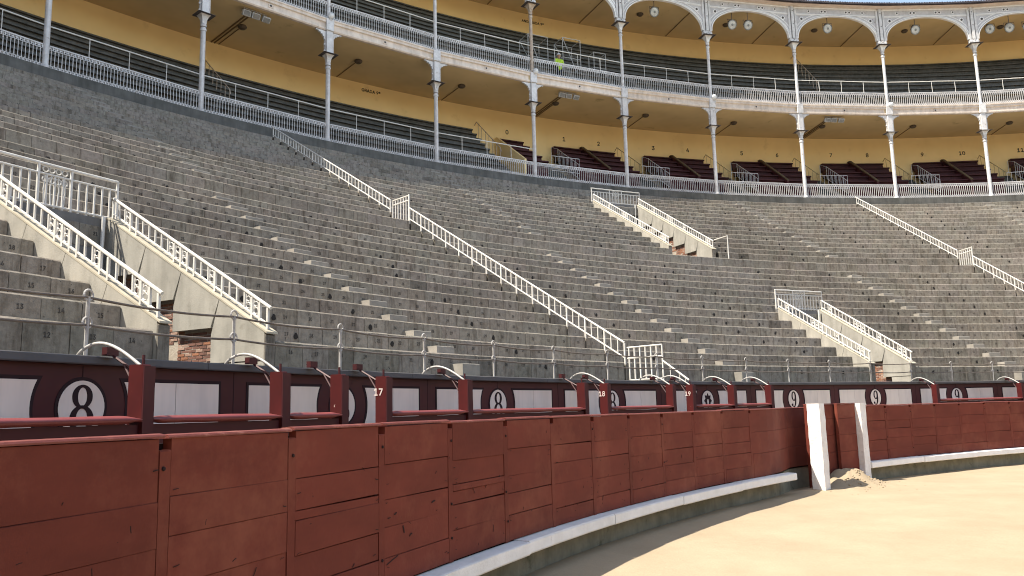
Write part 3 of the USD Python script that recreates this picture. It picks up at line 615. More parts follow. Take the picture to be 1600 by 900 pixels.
# ---------------------------------------------------------------- stairwells through the seating
def stairwell(label, pL, pR, Rf, zf, Rr, slope, zfloor, bricks=True, plank=False):
    t = thing('stairwell', label, 'stairwell', group='pale walled stairwells'); zr = zf + slope * (Rr - Rf); T = lambda R: zf + slope * (R - Rf)
    w = 0.18 / Rf
    def radial(poly, p0, p1, nm, mat, **k):      # an outline in (R, z) given thickness across the ring
        mb = MB(); g_ = shapely.geometry.polygon.orient(poly)
        v, f = ear(g_); n = len(v)
        A = np.array([P(r, p0, z) for r, z in v]); B = np.array([P(r, p1, z) for r, z in v])
        ring = np.array(g_.exterior.coords)[:-1]; m = len(ring); C = np.array([P(r, p0, z) for r, z in ring]); D = np.array([P(r, p1, z) for r, z in ring]); i = np.arange(m); j = (i + 1) % m
        mb.add(np.vstack([A, B]), np.vstack([np.asarray(f), np.asarray(f)[:, ::-1] + n])); mb.add(np.vstack([C, D]), np.vstack([np.stack([i, i + m, j + m], 1), np.stack([i, j + m, j], 1)]))
        return mb.build(nm, mat, t, **k)
    zb = zf - 1.4
    cuts = [Rf, Rf + 1.11, Rf + 1.98, Rf + 2.86] + ([Rf + 3.74, Rf + 4.62] if Rr - Rf > 5 else [])
    cuts = [c for c in cuts if c < Rr - 0.3] + [Rr]
    # left parapet, in slabs with leaning joints
    for q, (a, b) in enumerate(zip(cuts[:-1], cuts[1:])):
        la, lb = (0 if q == 0 else -0.16), (0 if b == Rr else -0.16)
        radial(Polygon([(a + (0.006 if q else 0), zb), (b - 0.006, zb), (b - 0.006, T(b) - 0.5), (b + lb - 0.006, T(b + lb)), (a + la + (0.006 if q else 0), T(a + la)), (a + (0.006 if q else 0), T(a) - 0.5)]), pL + 0.00025, pL + w, 'parapet_slab', 'pale_concrete')
    radial(Polygon([(Rf + 0.05, zb), (Rr, zb), (Rr, T(Rr) - 0.05), (Rf + 0.05, T(Rf + 0.05) - 0.05)]), pL + 0.0008, pL + w * 0.85, 'parapet_core', 'core_dark')
    # right parapet: slabs whose feet rise in steps over brickwork
    sof = []
    for q, (a, b) in enumerate(zip(cuts[:-1], cuts[1:])):
        la, lb = (0 if q == 0 else -0.16), (0 if b == Rr else -0.16); foot = T(b) - 1.18 + 0.0 if q else T(b) - 1.12
        foot = T(a) - 0.51 if q else T(a) - 0.40
        sof.append((a, b, foot))
        radial(Polygon([(a + (0.006 if q else 0), foot), (b - 0.006, foot), (b - 0.006, max(foot + 0.02, T(b) - 0.62)), (b + lb - 0.006, T(b + lb)), (a + la + (0.006 if q else 0), T(a + la)), (a + (0.006 if q else 0), max(foot + 0.02, T(a) - 0.62))]), pR, pR + w * 0.55, 'parapet_slab', 'pale_concrete')
    radial(Polygon([(Rf + 0.03, zb), (Rr, zb), (Rr, T(Rr) - 0.03), (Rf + 0.03, T(Rf + 0.03) - 0.03)]), pR + w * 0.56, pR + w, 'parapet_core', 'mortar')
    radial(Polygon([(Rf, zb), (Rf + 0.78, zb), (Rf + 0.78, T(Rf) - 0.42), (Rf, T(Rf) - 0.42)]), pR, pR + w * 0.55, 'parapet_foot', 'pale_concrete')
    for a, b in ((pL + 0.0002, pL + w), (pR - 0.0001, pR + w)): sweep([(Rf - 0.03, zb), (Rf - 0.03, T(Rf) - 0.05), (Rf - 0.002, T(Rf) - 0.03), (Rf - 0.002, zb)], a, b, 1, tone=0.8).build('parapet_front', 'seat_concrete', t)
    if bricks:
        bl, bh = 0.165, 0.047
        for (a, b, foot) in sof[1:4]:
            z = foot - 0.085; row = 0
            while z > foot - 0.72:
                r = (a - 0.25 if (a > Rf + 1.3) else a - 0.30) + (0.082 if row % 2 else 0)
                while r < b - 0.05:
                    l = min(bl, b - 0.01 - r); d = rng.uniform(-0.006, 0.006) + (0.05 if rng.random() < 0.06 else 0)
                    if l > 0.05 and r > Rf + 0.80:
                        mat = rng.choice(('brick_red', 'brick_red', 'brick_dusty', 'brick_orange'))
                        mb = MB(); M = frame(0, pR, 0)
                        pa = pR + w * 0.52 + d / Rf
                        sweep([(r + 0.006, z + 0.004), (r + l - 0.006, z + 0.003), (r + l - 0.007, z + bh - 0.006), (r + 0.006, z + bh - 0.005)], pa, pR + w * 0.60, 1, mb); mb.build('brick', mat, t)
                    r += bl
                z -= bh + 0.004; row += 1
    for p0, p1, nm in ((pL + 0.0001, pL + w + 0.0004, 'coping'), (pR - 0.0002, pR + w + 0.0010, 'coping')):
        radial(Polygon([(Rf - 0.05, T(Rf - 0.05) + 0.003), (Rr, T(Rr) + 0.003), (Rr, T(Rr) + 0.03), (Rf - 0.05, T(Rf - 0.05) + 0.03)]), p0, p1, nm, 'coping_cream')
    # cross wall over the mouth of the tunnel
    sweep([(Rr, zr - 1.0), (Rr, zr - 0.02), (Rr + 0.3, zr - 0.02), (Rr + 0.3, zr - 1.0)], pL + w, pR, 3).build('cross_wall', 'podium_concrete', t)
    sweep([(Rr + 0.06, zr - 1.6), (Rr + 0.06, zr - 1.01), (Rr + 0.3, zr - 1.01), (Rr + 0.3, zr - 1.6)], pL + w, pR, 3).build('cross_wall', 'podium_concrete', t)
    sweep([(Rr + 2.2, zb - 0.5), (Rr + 2.2, zr - 1.0), (Rr + 2.4, zr - 1.0), (Rr + 2.4, zb - 0.5)], pL + w, pR, 2).build('tunnel_end', 'core_dark', t)
    ns = 9
    for k in range(ns):
        a = Rf + (Rr - Rf) * k / ns; z1 = zfloor + (zr - 3.2 - zfloor) * max(0, k) / ns
        sweep([(a, zfloor - 0.5), (a, z1), (a + (Rr - Rf) / ns, z1), (a + (Rr - Rf) / ns, zfloor - 0.5)], pL + w, pR, 1).build('stair', 'podium_concrete', t)
    tube([P(Rr - 0.07, pR - 0.0035, zr - 1.7), P(Rr - 0.07, pR - 0.0028, zr + 0.0)], 0.032, 8).build('drain_pipe', 'white_rail', t)
    if plank: bx(-0.02, 0.02, -0.4, 0.4, -0.04, 0.04, M=frame(Rf + 2.2, pR - 0.002, zf - 0.28) @ trimesh.transformations.rotation_matrix(0.9, (1, 0, 0))).build('loose_plank', 'plank_wood', t)
    # handrails on both parapets
    for p in (pL + w * 0.25, pR + w * 0.5):
        h = UsdGeom.Xform.Define(stage, numbered(str(t.GetPath()) + '/handrail')).GetPrim()
        R0, z0, R1, z1 = Rf + 0.03, T(Rf + 0.03) + 0.03, Rr - 0.02, T(Rr - 0.02) + 0.03
        n = int((R1 - R0) / 0.158); pan = {1, 2, n // 3, n // 2, n // 2 + 1, n // 2 + 2, n - 3 if Rr - Rf < 5 else 3 * n // 4}
        tube([P(R0 - 0.06, p, z0 + 0.30), P(R1, p, z1 + 0.345)], 0.026, 8).build('top_rail', 'white_rail', h)
        tube([P(R0, p, z0 + 0.07), P(R1, p, z1 + 0.075)], 0.019, 6).build('bottom_rail', 'white_rail', h)
        for k in range(n + 1):
            s = k / n; R, z = R0 + (R1 - R0) * s, z0 + (z1 - z0) * s; post = (k in pan) or k in (0, n) or (k + 1) in pan
            hw = 0.017 if post else 0.012
            bx(-hw, hw, -hw, hw, z - (0.0 if post else -0.07), z + 0.31, M=frame(R, p, 0)).build('post' if post else 'baluster', 'white_rail', h)
            if k in pan and k < n:
                Rm, zm = R + 0.5 * (R1 - R0) / n, z + 0.5 * (z1 - z0) / n + 0.19; mb = MB()
                for dz, rr_ in ((0.055, 0.038), (-0.045, 0.045)):
                    m = trimesh.creation.torus(rr_, 0.011, major_sections=10, minor_sections=4); MB.tm(mb, m, frame(Rm, p, zm + dz) @ trimesh.transformations.rotation_matrix(math.pi / 2, (0, 1, 0)))
                for du in (-0.04, 0.04): tube([P(Rm + du, p, zm - 0.10 + du * slope), P(Rm + du, p, zm + 0.10 + du * slope)], 0.009, 4, mb)
                mb.build('scroll_panel', 'white_rail', h)
    h = UsdGeom.Xform.Define(stage, numbered(str(t.GetPath()) + '/rear_railing')).GetPrim()
    Rg = Rr + 0.05
    for dz, rad in ((0.69, 0.026), (0.53, 0.018), (0.03, 0.02)):
        tube([P(Rg, pp, zr + dz) for pp in np.linspace(pL - 0.0006, pR + w, 7)], rad, 7).build('rail', 'white_rail', h)
    n = 16; cen = {6, 7, 8, 9, 10}
    for k in range(n + 1):
        pp = pL + (pR + w - pL) * k / n; post = k in (0, n, 6, 10)
        hw = 0.018 if post else 0.012
        bx(-hw, hw, -hw, hw, zr - 0.02, zr + (0.70 if post else 0.53), M=frame(Rg, pp, 0)).build('post' if post else 'baluster', 'white_rail', h)
    mb = MB(); pc = pL + (pR + w - pL) * 8 / n
    for u in (-0.16, -0.055, 0.055, 0.16):
        tube([P(Rg, pc + u / Rg, zr + 0.03), P(Rg, pc + (u + 0.02 * (1 if u > 0 else -1)) / Rg, zr + 0.28), P(Rg, pc + u / Rg, zr + 0.53)], 0.012, 5, mb)
        MB.tm(mb, trimesh.creation.torus(0.045, 0.011, major_sections=10, minor_sections=4), frame(Rg, pc + u / Rg, zr + 0.61) @ trimesh.transformations.rotation_matrix(math.pi / 2, (1, 0, 0)))
        MB.tm(mb, trimesh.creation.torus(0.05, 0.012, major_sections=10, minor_sections=4), frame(Rg, pc + u / Rg, zr + 0.44) @ trimesh.transformations.rotation_matrix(math.pi / 2, (1, 0, 0)))
    mb.build('scroll_panel', 'white_rail', h)
    return t
S_LO, S_UP = 0.5823, 0.5782
stairwell('pale walled stairwell with white railings and bare brick at the lower left', 0.261, 0.3133, 34.71, 2.88, 38.45, S_LO, 1.45, True, True)
stairwell('pale walled stairwell with white railings in the lower seating at the right', 0.909, 0.9613, 34.71, 2.88, 38.45, S_LO, 1.45)
t = stairwell('pale walled stairwell with white railings high in the upper seating under the balcony', 0.909, 0.9613, 44.52, 8.55, 50.40, S_UP, 7.2)
tube([P(44.5, 0.965, 8.95), P(43.6, 0.965, 8.95), P(43.6, 0.965, 7.95)], 0.024, 7).build('end_rail', 'white_rail', t)

# ---------------------------------------------------------------- the two galleries
g0, g1 = 0.20, 1.72
t = thing('gallery_building', 'ochre two storey gallery with bench rows behind iron columns round the ring', 'building')
sweep([(57.6, 13.6), (57.6, 18.96), (57.9, 18.96), (57.9, 13.6)], g0, g1, 60).build('lower_back_wall', 'ochre_wall', t)
sweep([(57.6, 19.4), (57.6, 25.42), (57.9, 25.42), (57.9, 19.4)], g0, g1, 60).build('upper_back_wall', 'ochre_wall', t)
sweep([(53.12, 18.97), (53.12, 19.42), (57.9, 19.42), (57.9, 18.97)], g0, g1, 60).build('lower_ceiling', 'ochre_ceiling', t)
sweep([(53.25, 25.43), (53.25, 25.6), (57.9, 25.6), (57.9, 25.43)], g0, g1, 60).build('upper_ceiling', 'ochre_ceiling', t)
sweep([(53.0, 13.3), (53.0, 13.70), (57.9, 13.70), (57.9, 13.3)], g0, g1, 60).build('lower_floor', 'bench_stone', t)
sweep([(58.0, -0.3), (58.0, 26.0), (58.4, 26.0), (58.4, -0.3)], g0, g1, 60).build('outer_wall', 'outer_plaster', t)
def benches(nm, rows, floor, a, b, mat, parent, n):
    for k, (R, z) in enumerate(rows):
        zb = rows[k + 1][1] if k + 1 < len(rows) else floor; top = rows[k - 1][0] if k else 57.485
        sweep([(R + 0.11, zb - 0.02), (R + 0.11, z - 0.085), (R, z - 0.075), (R, z - 0.012), (R + 0.012, z), (top + 0.11, z), (top + 0.11, zb - 0.02)], a, b, n).build(nm, mat, parent)
benches('bench', [(57.38 - 0.5 * k, 17.53 - 0.44 * k) for k in range(8)], 13.72, g0, 0.8497, 'bench_stone', t, 26)
benches('bench', [(57.28 - 0.40 * k, 24.0 - 0.44 * k) for k in range(9)], 19.45, g0, g1, 'bench_stone', t, 60)
# stairs of the aisles beside the private boxes
mb = MB()
for a, b in [(0.8497, 0.878), (0.906, 0.941)] + [(0.941 + 0.1079 * j + 0.0725, 0.941 + 0.1079 * (j + 1)) for j in range(7)]:
    for k in range(10): sweep([(57.55 - 0.34 * k, 13.7), (57.55 - 0.34 * k, 16.1 - 0.23 * k), (57.56, 16.1 - 0.23 * k), (57.56, 13.7)], a + 0.0002, b - 0.0002, 1, mb)
mb.build('aisle_stairs', 'bench_stone', t, kind='stuff')
# lettering on the back walls
def wall_text(s, p, z, h, bold=False):
    extr(text_poly(s, h, bold), -0.012, 0.0, map_=lambda w_: wrap(p, 57.6)(w_ + np.array([0, 0, z]))).build('lettering', 'letter_black', t)
for s, p, z in (('0', .890, 17.75), ('1', .956, 17.80), ('2', .997, 17.76), ('3', 1.063, 17.82), ('4', 1.105, 17.85), ('5', 1.171, 17.83), ('6', 1.214, 17.79), ('7', 1.279, 17.84), ('8', 1.322, 17.83), ('9', 1.386, 17.81), ('10', 1.431, 17.80), ('11', 1.495, 17.81)):
    wall_text(s, p, z, 0.25, True)
wall_text('GRADA 9ª', 0.7435, 18.61, 0.165, True)
wall_text('ANDANADA 9ª', 0.9235, 24.94, 0.155, True)
# roof: deck and a row of barrel tiles at the eaves
sweep([(52.75, 25.87), (52.75, 25.90), (58.6, 28.18), (58.6, 28.08), (53.4, 25.88)], g0, g1, 60).build('roof_deck', 'roof_deck', t)
sweep([(58.55, 25.9), (58.55, 28.2), (58.75, 28.2), (58.75, 25.9)], g0, g1, 30).build('roof_back', 'outer_plaster', t)
for k in range(290):
    p = 0.86 + k * 0.0030; a = P(52.56 + rng.uniform(-0.015, 0.015), p, 25.91 + rng.uniform(-0.006, 0.006)); b = P(53.8, p, 26.38)
    tube([a, b], (0.068, 0.062), 8).build('roof_tile', 'roof_tile_clay', t)
rest = MB()
for p in np.arange(g0, 0.86, 0.0030): tube([P(52.56, p, 25.91), P(53.8, p, 26.38)], (0.068, 0.062), 6, rest)
rest.build('far_roof_tiles', 'roof_tile_clay', t, kind='stuff')

# the far side of the ring, outside the picture: the same bowl carried on round
TAU = 2 * math.pi
for nm, prof, a, b, mat in (
    ('ring_barrier_beyond', [(30.0, -0.1), (30.0, 1.6), (30.1, 1.6), (30.1, -0.1)], 1.131, TAU - 0.022, 'barrier_red'),
    ('ring_wall_beyond', [(32.64, -0.1), (32.64, 2.2), (32.9, 2.2), (32.9, -0.1)], 1.201, TAU - 0.101, 'panel_cream'),
    ('ring_seating_beyond', [(34.758, 1.3)] + [q for R, z in (ROWS_UP + ROWS_LO)[::-1] for q in ((R, z - 0.36), (R, z))] + [(53.05, 13.4), (53.05, 13.7), (53.3, 13.7), (53.3, 1.3)], 1.665, TAU + 0.015, 'podium_concrete'),
    ('ring_back_wall_beyond', [(57.6, 13.6), (57.6, 25.6), (57.9, 25.6), (57.9, 13.6)], 1.721, TAU + 0.199, 'ochre_wall'),
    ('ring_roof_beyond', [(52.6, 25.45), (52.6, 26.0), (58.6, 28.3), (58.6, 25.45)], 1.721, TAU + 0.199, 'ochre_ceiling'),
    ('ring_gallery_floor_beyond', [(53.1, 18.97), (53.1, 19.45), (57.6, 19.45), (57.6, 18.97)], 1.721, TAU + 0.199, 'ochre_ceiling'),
    ('ring_gallery_benches_beyond', [(53.31, 13.3), (53.31, 13.7), (57.59, 17.4), (57.59, 13.3)], 1.721, TAU + 0.199, 'bench_stone')):
    sweep(prof, a, b, 120).build(nm, mat, kind='structure')
# private boxes with maroon benches
def private_box(j):
    a = 0.941 + 0.1079 * j
    lab = ('leftmost of the divided maroon private boxes in the lower gallery', 'second from the left of the divided maroon private boxes', 'third from the left of the divided maroon private boxes', 'fourth from the left of the divided maroon private boxes', 'fifth from the left of the divided maroon private boxes', 'maroon private box cut off by the right edge of the picture')[j]
    q = thing('private_box', lab, 'private box', group='divided maroon private boxes')
    rows = [(57.25 - 0.72 * k, 17.17 - 0.5 * k) for k in range(5)]
    benches('bench', rows, 13.72, a, a + 0.0725, 'box_maroon', q, 5)
    sweep([(57.55, 13.72), (57.55, 17.30), (57.35, 17.30), (54.15, 15.05), (54.15, 13.72)], a + 0.0330, a + 0.0352, 1).build('partition', 'box_maroon', q)
    sweep([(57.56, 17.30), (57.56, 17.36), (57.33, 17.36), (54.13, 15.11), (54.13, 15.05), (57.35, 17.30)], a + 0.0326, a + 0.0356, 1).build('partition_cap', 'box_brown', q)
    for z_ in (0.0, -0.82): tube([P(56.7, a - 0.001, 16.78 + z_), P(54.3, a - 0.001, 15.15 + z_)], 0.02, 5).build('side_rail', 'iron_white', q)
    for k in range(11): R = 54.3 + 0.24 * k; tube([P(R, a - 0.001, 15.15 + (R - 54.3) * 0.68 - 0.85), P(R, a - 0.001, 15.15 + (R - 54.3) * 0.68)], 0.012, 4).build('baluster', 'iron_white', q)
    tube([P(56.7, a - 0.001, 16.0), P(56.7, a - 0.001, 16.8), P(56.7, a - 0.0085, 16.85), P(56.7, a - 0.0085, 16.0)], 0.018, 5).build('gate_frame', 'iron_white', q)
    for zz in (15.42, 14.6): tube([P(54.15, a - 0.0345, zz), P(54.15, a - 0.002, zz)], 0.02, 5).build('front_rail', 'iron_white', q)
    for k in range(8): tube([P(54.15, a - 0.0345 + 0.0325 * k / 7, 14.6), P(54.15, a - 0.0345 + 0.0325 * k / 7, 15.42)], 0.012, 4).build('baluster', 'iron_white', q)
    hp = a + 0.0732; tube([P(57.4, hp, 17.3), P(57.1, hp, 17.45), P(55.0, hp, 16.0), P(54.3, hp, 15.5)], 0.02, 5).build('handrail', 'handrail_brown', q)
    for k in range(6): R = 57.0 - 0.5 * k; tube([P(R, hp, 15.9 - (57 - R) * 0.68), P(R, hp, 17.4 - (57.1 - R) * 0.69)], 0.012, 4).build('handrail_post', 'handrail_brown', q)
for j in range(6): private_box(j)
q = thing('private_box', 'short maroon box under the wall number 0, beside an ochre aisle', 'private box')
benches('bench', [(57.25 - 0.72 * k, 17.17 - 0.5 * k) for k in range(5)], 13.72, 0.878, 0.906, 'box_maroon', q, 3)
sweep([(57.55, 13.72), (57.55, 17.25), (57.35, 17.25), (54.15, 15.05), (54.15, 13.72)], 0.8755, 0.8778, 1).build('partition', 'ochre_wall', q)
def aisle_handrail(label, p, up, R1=57.3, R0=54.6):
    z0 = 14.62 if not up else 20.75; s = 0.86 if not up else 1.06
    q = thing('aisle_handrail', label, 'handrail')
    zt = lambda R: z0 + 1.0 + (R - R0) * s
    tube([P(R1 + 0.25, p, zt(R1) - 0.12), P(R1, p, zt(R1)), P(R0, p, zt(R0)), P(R0 - 0.1, p, zt(R0) - 0.25)], 0.025, 6).build('top_rail', 'iron_rusty', q)
    for k in range(7): R = R0 + (R1 - R0) * k / 6.5; tube([P(R, p, zt(R) - 1.0), P(R, p, zt(R))], 0.016, 5).build('post', 'iron_rusty', q)
aisle_handrail('thin handrail up the lower gallery benches near the left edge', 0.588, False)
aisle_handrail('thin brown handrail beside the ochre aisle left of the number 0', 0.853, False)
aisle_handrail('thin handrail up the upper gallery benches at the right', 1.240, True)

# iron columns
def make_column(k, mat_up, mat_lo, label):
    t = thing('iron_column', label, 'column', RC, colp(k), 13.72)
    lathe([(0.15, 0), (0.15, 0.06), (0.12, 0.10), (0.105, 0.16), (0.10, 3.40)], 14).build('lower_shaft', mat_lo, t, 40)
    lathe([(0.115, 3.40), (0.13, 3.43), (0.13, 3.47), (0.105, 3.50), (0.105, 3.58), (0.125, 3.61), (0.125, 3.65), (0.105, 3.68), (0.11, 3.72)], 14).build('ring', 'iron_rusty' if mat_lo == 'iron_rusty' else mat_lo, t, 40)
    lathe([(0.12, 3.70), (0.14, 3.85), (0.20, 3.98), (0.29, 4.06), (0.31, 4.07), (0.31, 4.13), (0.27, 4.14)], 4, sq=True).build('lower_capital', mat_lo, t)
    bx(-0.36, 0.36, -0.34, 0.30, 4.062, 4.075).build('capital_line', 'rosette_dark', t); bx(-0.40, 0.40, -0.40, 0.34, 9.645, 9.658).build('capital_line', 'rosette_dark', t)
    for zz, rr_ in ((3.55, 0.112), (3.395, 0.108), (9.08, 0.098), (9.20, 0.10)): lathe([(rr_, zz), (rr_, zz + 0.03)], 14).build('shaft_line', 'rosette_dark', t)
    for x in (-0.125, 0.125): bx(x - 0.012, x + 0.012, -0.127, -0.119, 9.99, 11.9).build('flute', 'rosette_dark', t)
    mb = MB(); bx(-0.15, 0.15, -0.15, 0.15, 4.13, 5.20, mb, c=0.015)
    for s in (-1, 1):
        for zz in (4.25, 4.55, 4.85): MB.tm(mb, trimesh.creation.icosphere(1, 0.055), trimesh.transformations.translation_matrix((s * 0.18, 0, zz)))
        bx(s * 0.15 - 0.03, s * 0.15 + 0.05 * s + 0.03, -0.08, 0.08, 4.20, 5.1, mb)
    mb.build('pier', mat_lo, t)
    for s in (-1, 1):
        pts = [(0.15, 5.18), (0.64, 5.18), (0.64, 5.14), (0.52, 5.13), (0.47, 5.07), (0.42, 5.09), (0.38, 5.01), (0.32, 5.02), (0.29, 4.92), (0.24, 4.90), (0.225, 4.78), (0.19, 4.76), (0.15, 4.66)]
        extr(Polygon([(s * x, z) for x, z in pts]), -0.05, 0.05).build('bracket', mat_lo, t)
    bx(-0.19, 0.19, -0.20, 0.12, 5.20, 5.76, c=0.01).build('beam_block', mat_lo, t)
    lathe([(0.12, 5.76), (0.12, 5.86), (0.09, 5.92), (0.085, 8.95)], 12).build('upper_shaft', mat_up, t, 40)
    lathe([(0.10, 8.93), (0.12, 8.96), (0.12, 9.02), (0.09, 9.05), (0.09, 9.14), (0.115, 9.17), (0.115, 9.22), (0.09, 9.26), (0.095, 9.30)], 12).build('ring', mat_up, t, 40)
    lathe([(0.11, 9.28), (0.15, 9.42), (0.24, 9.56), (0.36, 9.66), (0.38, 9.66), (0.38, 9.72), (0.33, 9.73)], 4, sq=True).build('upper_capital', mat_up, t)
    mb = MB(); bx(-0.27, 0.27, -0.12, 0.12, 9.73, 9.98, mb, c=0.02)
    for x in (-0.2, 0.0, 0.2): lathe([(0.085, 0), (0.085, 0.05), (0.03, 0.07)], 10, mb, trimesh.transformations.translation_matrix((x, -0.11, 9.85)) @ trimesh.transformations.rotation_matrix(math.pi / 2, (1, 0, 0)))
    mb.build('rosette_block', 'iron_white', t)
    mb = MB(); bx(-0.085, 0.085, -0.16, 0.10, 9.98, 12.15, mb, c=0.008)
    for s in (-1, 1): bx(s * 0.205 - 0.065, s * 0.205 + 0.065, -0.12, 0.10, 9.98, 11.9, mb, c=0.008)
    bx(-0.27, 0.27, -0.085, 0.09, 9.98, 12.05, mb); mb.build('pilaster', 'iron_white', t)
    mb = MB()
    for x, z in ((0, 11.75), (0, 10.9), (0, 9.85)): lathe([(0.03, 0), (0.03, 0.012), (0.01, 0.018)], 8, mb, trimesh.transformations.translation_matrix((x, -0.162 if z > 10 else -0.175, z)) @ trimesh.transformations.rotation_matrix(math.pi / 2, (1, 0, 0)))
    mb.build('stud', 'rosette_dark', t)
    return t
col = make_column(0, 'iron_white', 'iron_white', 'slender white iron column, leftmost of the row under the galleries')
col.SetCustomDataByKey('group', 'slender iron columns of the galleries')
for k in range(-1, 11):
    if k in (0, 5 - 1): continue
    lab = 'white iron column just outside the left edge' if k < 0 else 'slender white iron column at the right edge' if k == 10 else f'slender white iron column, {ORD[k]} from the left'
    dup(col, lab, RC, colp(k), 13.72)
tag(make_column(4, 'iron_rusty', 'iron_white', 'iron column with a rusty tan upper shaft in front of the upper lettering'), group='slender iron columns of the galleries')

# per bay: balustrades, floor beam, arch
half = RC * math.sin(COLD / 2)
def bay_at(k): return RC * math.cos(COLD / 2), colp(k) + COLD / 2
def bayname(k): return 'bay at the left edge' if k < 0 else f'{ORD[k]} whole bay from the left' if k < 9 else 'bay at the right edge'
def make_balustrade(k, z, h, label, safety=True):
    R, p = bay_at(k); t = thing('balustrade', label, 'balustrade', R, p, z); n = 46; L = half - 0.12; step = 2 * L / n
    for zz, r in ((h, 0.022), (h - 0.13, 0.011), (0.115, 0.012)): bx(-L, L, -r, r, zz - r, zz + r).build('rail', 'iron_white', t)
    for i in range(n):
        x = -L + step * (i + 0.5)
        lathe([(0.020, 0.0), (0.020, 0.04), (0.010, 0.06), (0.012, 0.115), (0.022, 0.17), (0.013, 0.20), (0.015, h * 0.5), (0.012, h - 0.24), (0.024, h - 0.20), (0.012, h - 0.15), (0.011, h - 0.02)], 5, M=trimesh.transformations.translation_matrix((x, 0, 0))).build('baluster', 'iron_white', t)
    mb = MB()
    for i in range(n + 1):
        x = -L + step * i
        for zc, hh in ((h - 0.065, 0.055), (0.06, 0.05)):
            v = np.array([(x, -0.012, zc + hh), (x + 0.038, -0.012, zc), (x, -0.012, zc - hh), (x - 0.038, -0.012, zc)]); mb.add(np.vstack([v, v + (0, 0.02, 0)]), [(0, 1, 2), (0, 2, 3), (4, 6, 5), (4, 7, 6), (0, 4, 5), (0, 5, 1), (1, 5, 6), (1, 6, 2), (2, 6, 7), (2, 7, 3), (3, 7, 4), (3, 4, 0)])
    mb.build('scroll_band', 'iron_white', t, kind='stuff')
    if safety: tube([(-half, 0.03, 1.55), (half, 0.03, 1.55)], 0.026, 7).build('safety_rail', 'white_rail', t)
    for x in ((-half / 2, 0, half / 2) if safety else ()): tube([(x, 0.03, h), (x, 0.03, 1.55)], 0.017, 5).build('rail_post', 'white_rail', t)
    return t
bal = make_balustrade(0, 13.73, 0.82, f'white iron balustrade of the lower gallery, {bayname(0)}')
bal.SetCustomDataByKey('group', 'iron balustrade bays')
for k in range(-1, 10):
    if k in (-1, 1, 2, 3): dup(bal, f'white iron balustrade of the lower gallery, {bayname(k)}', *bay_at(k), 13.73)
bal2 = make_balustrade(4, 13.73, 0.82, f'white iron balustrade of the lower gallery, {bayname(4)}', False)
bal2.SetCustomDataByKey('group', 'iron balustrade bays')
for k in range(5, 10): dup(bal2, f'white iron balustrade of the lower gallery, {bayname(k)}', *bay_at(k), 13.73)
for k in range(-1, 10): dup(bal, f'white iron balustrade of the upper gallery, {bayname(k)}', *bay_at(k), 19.52)
def make_beam(k, label):
    R, p = bay_at(k); t = thing('floor_beam', label, 'beam', R, p, 0); L = half - 0.05
    prof = Polygon([(-0.16, 19.48), (-0.16, 19.43), (-0.12, 19.40), (-0.12, 19.30), (-0.05, 19.27), (-0.05, 19.07), (-0.09, 19.05), (-0.09, 18.98), (-0.04, 18.93), (0.10, 18.93), (0.10, 19.48)])
    m = trimesh.creation.extrude_polygon(prof, 2 * L, engine='earcut'); v = np.asarray(m.vertices)
    MB().add(np.stack([v[:, 2] - L, v[:, 0], v[:, 1]], 1), m.faces).build('beam_body', 'beam_cream', t)
    bx(-0.10, 0.10, -0.075, -0.05, 19.08, 19.26, c=0.006).build('rosette_plate', 'beam_cream', t)
    lathe([(0.05, 0), (0.045, 0.02), (0.015, 0.03)], 10, M=trimesh.transformations.translation_matrix((0, -0.074, 19.17)) @ trimesh.transformations.rotation_matrix(math.pi / 2, (1, 0, 0))).build('rosette', 'rosette_dark', t)
    return t
beam = make_beam(0, f'pinkish cream moulded floor beam between the galleries, {bayname(0)}')
beam.SetCustomDataByKey('group', 'floor beams between the galleries')
for k in range(-1, 10):
    if k: dup(beam, f'pinkish cream moulded floor beam between the galleries, {bayname(k)}', *bay_at(k), 0)
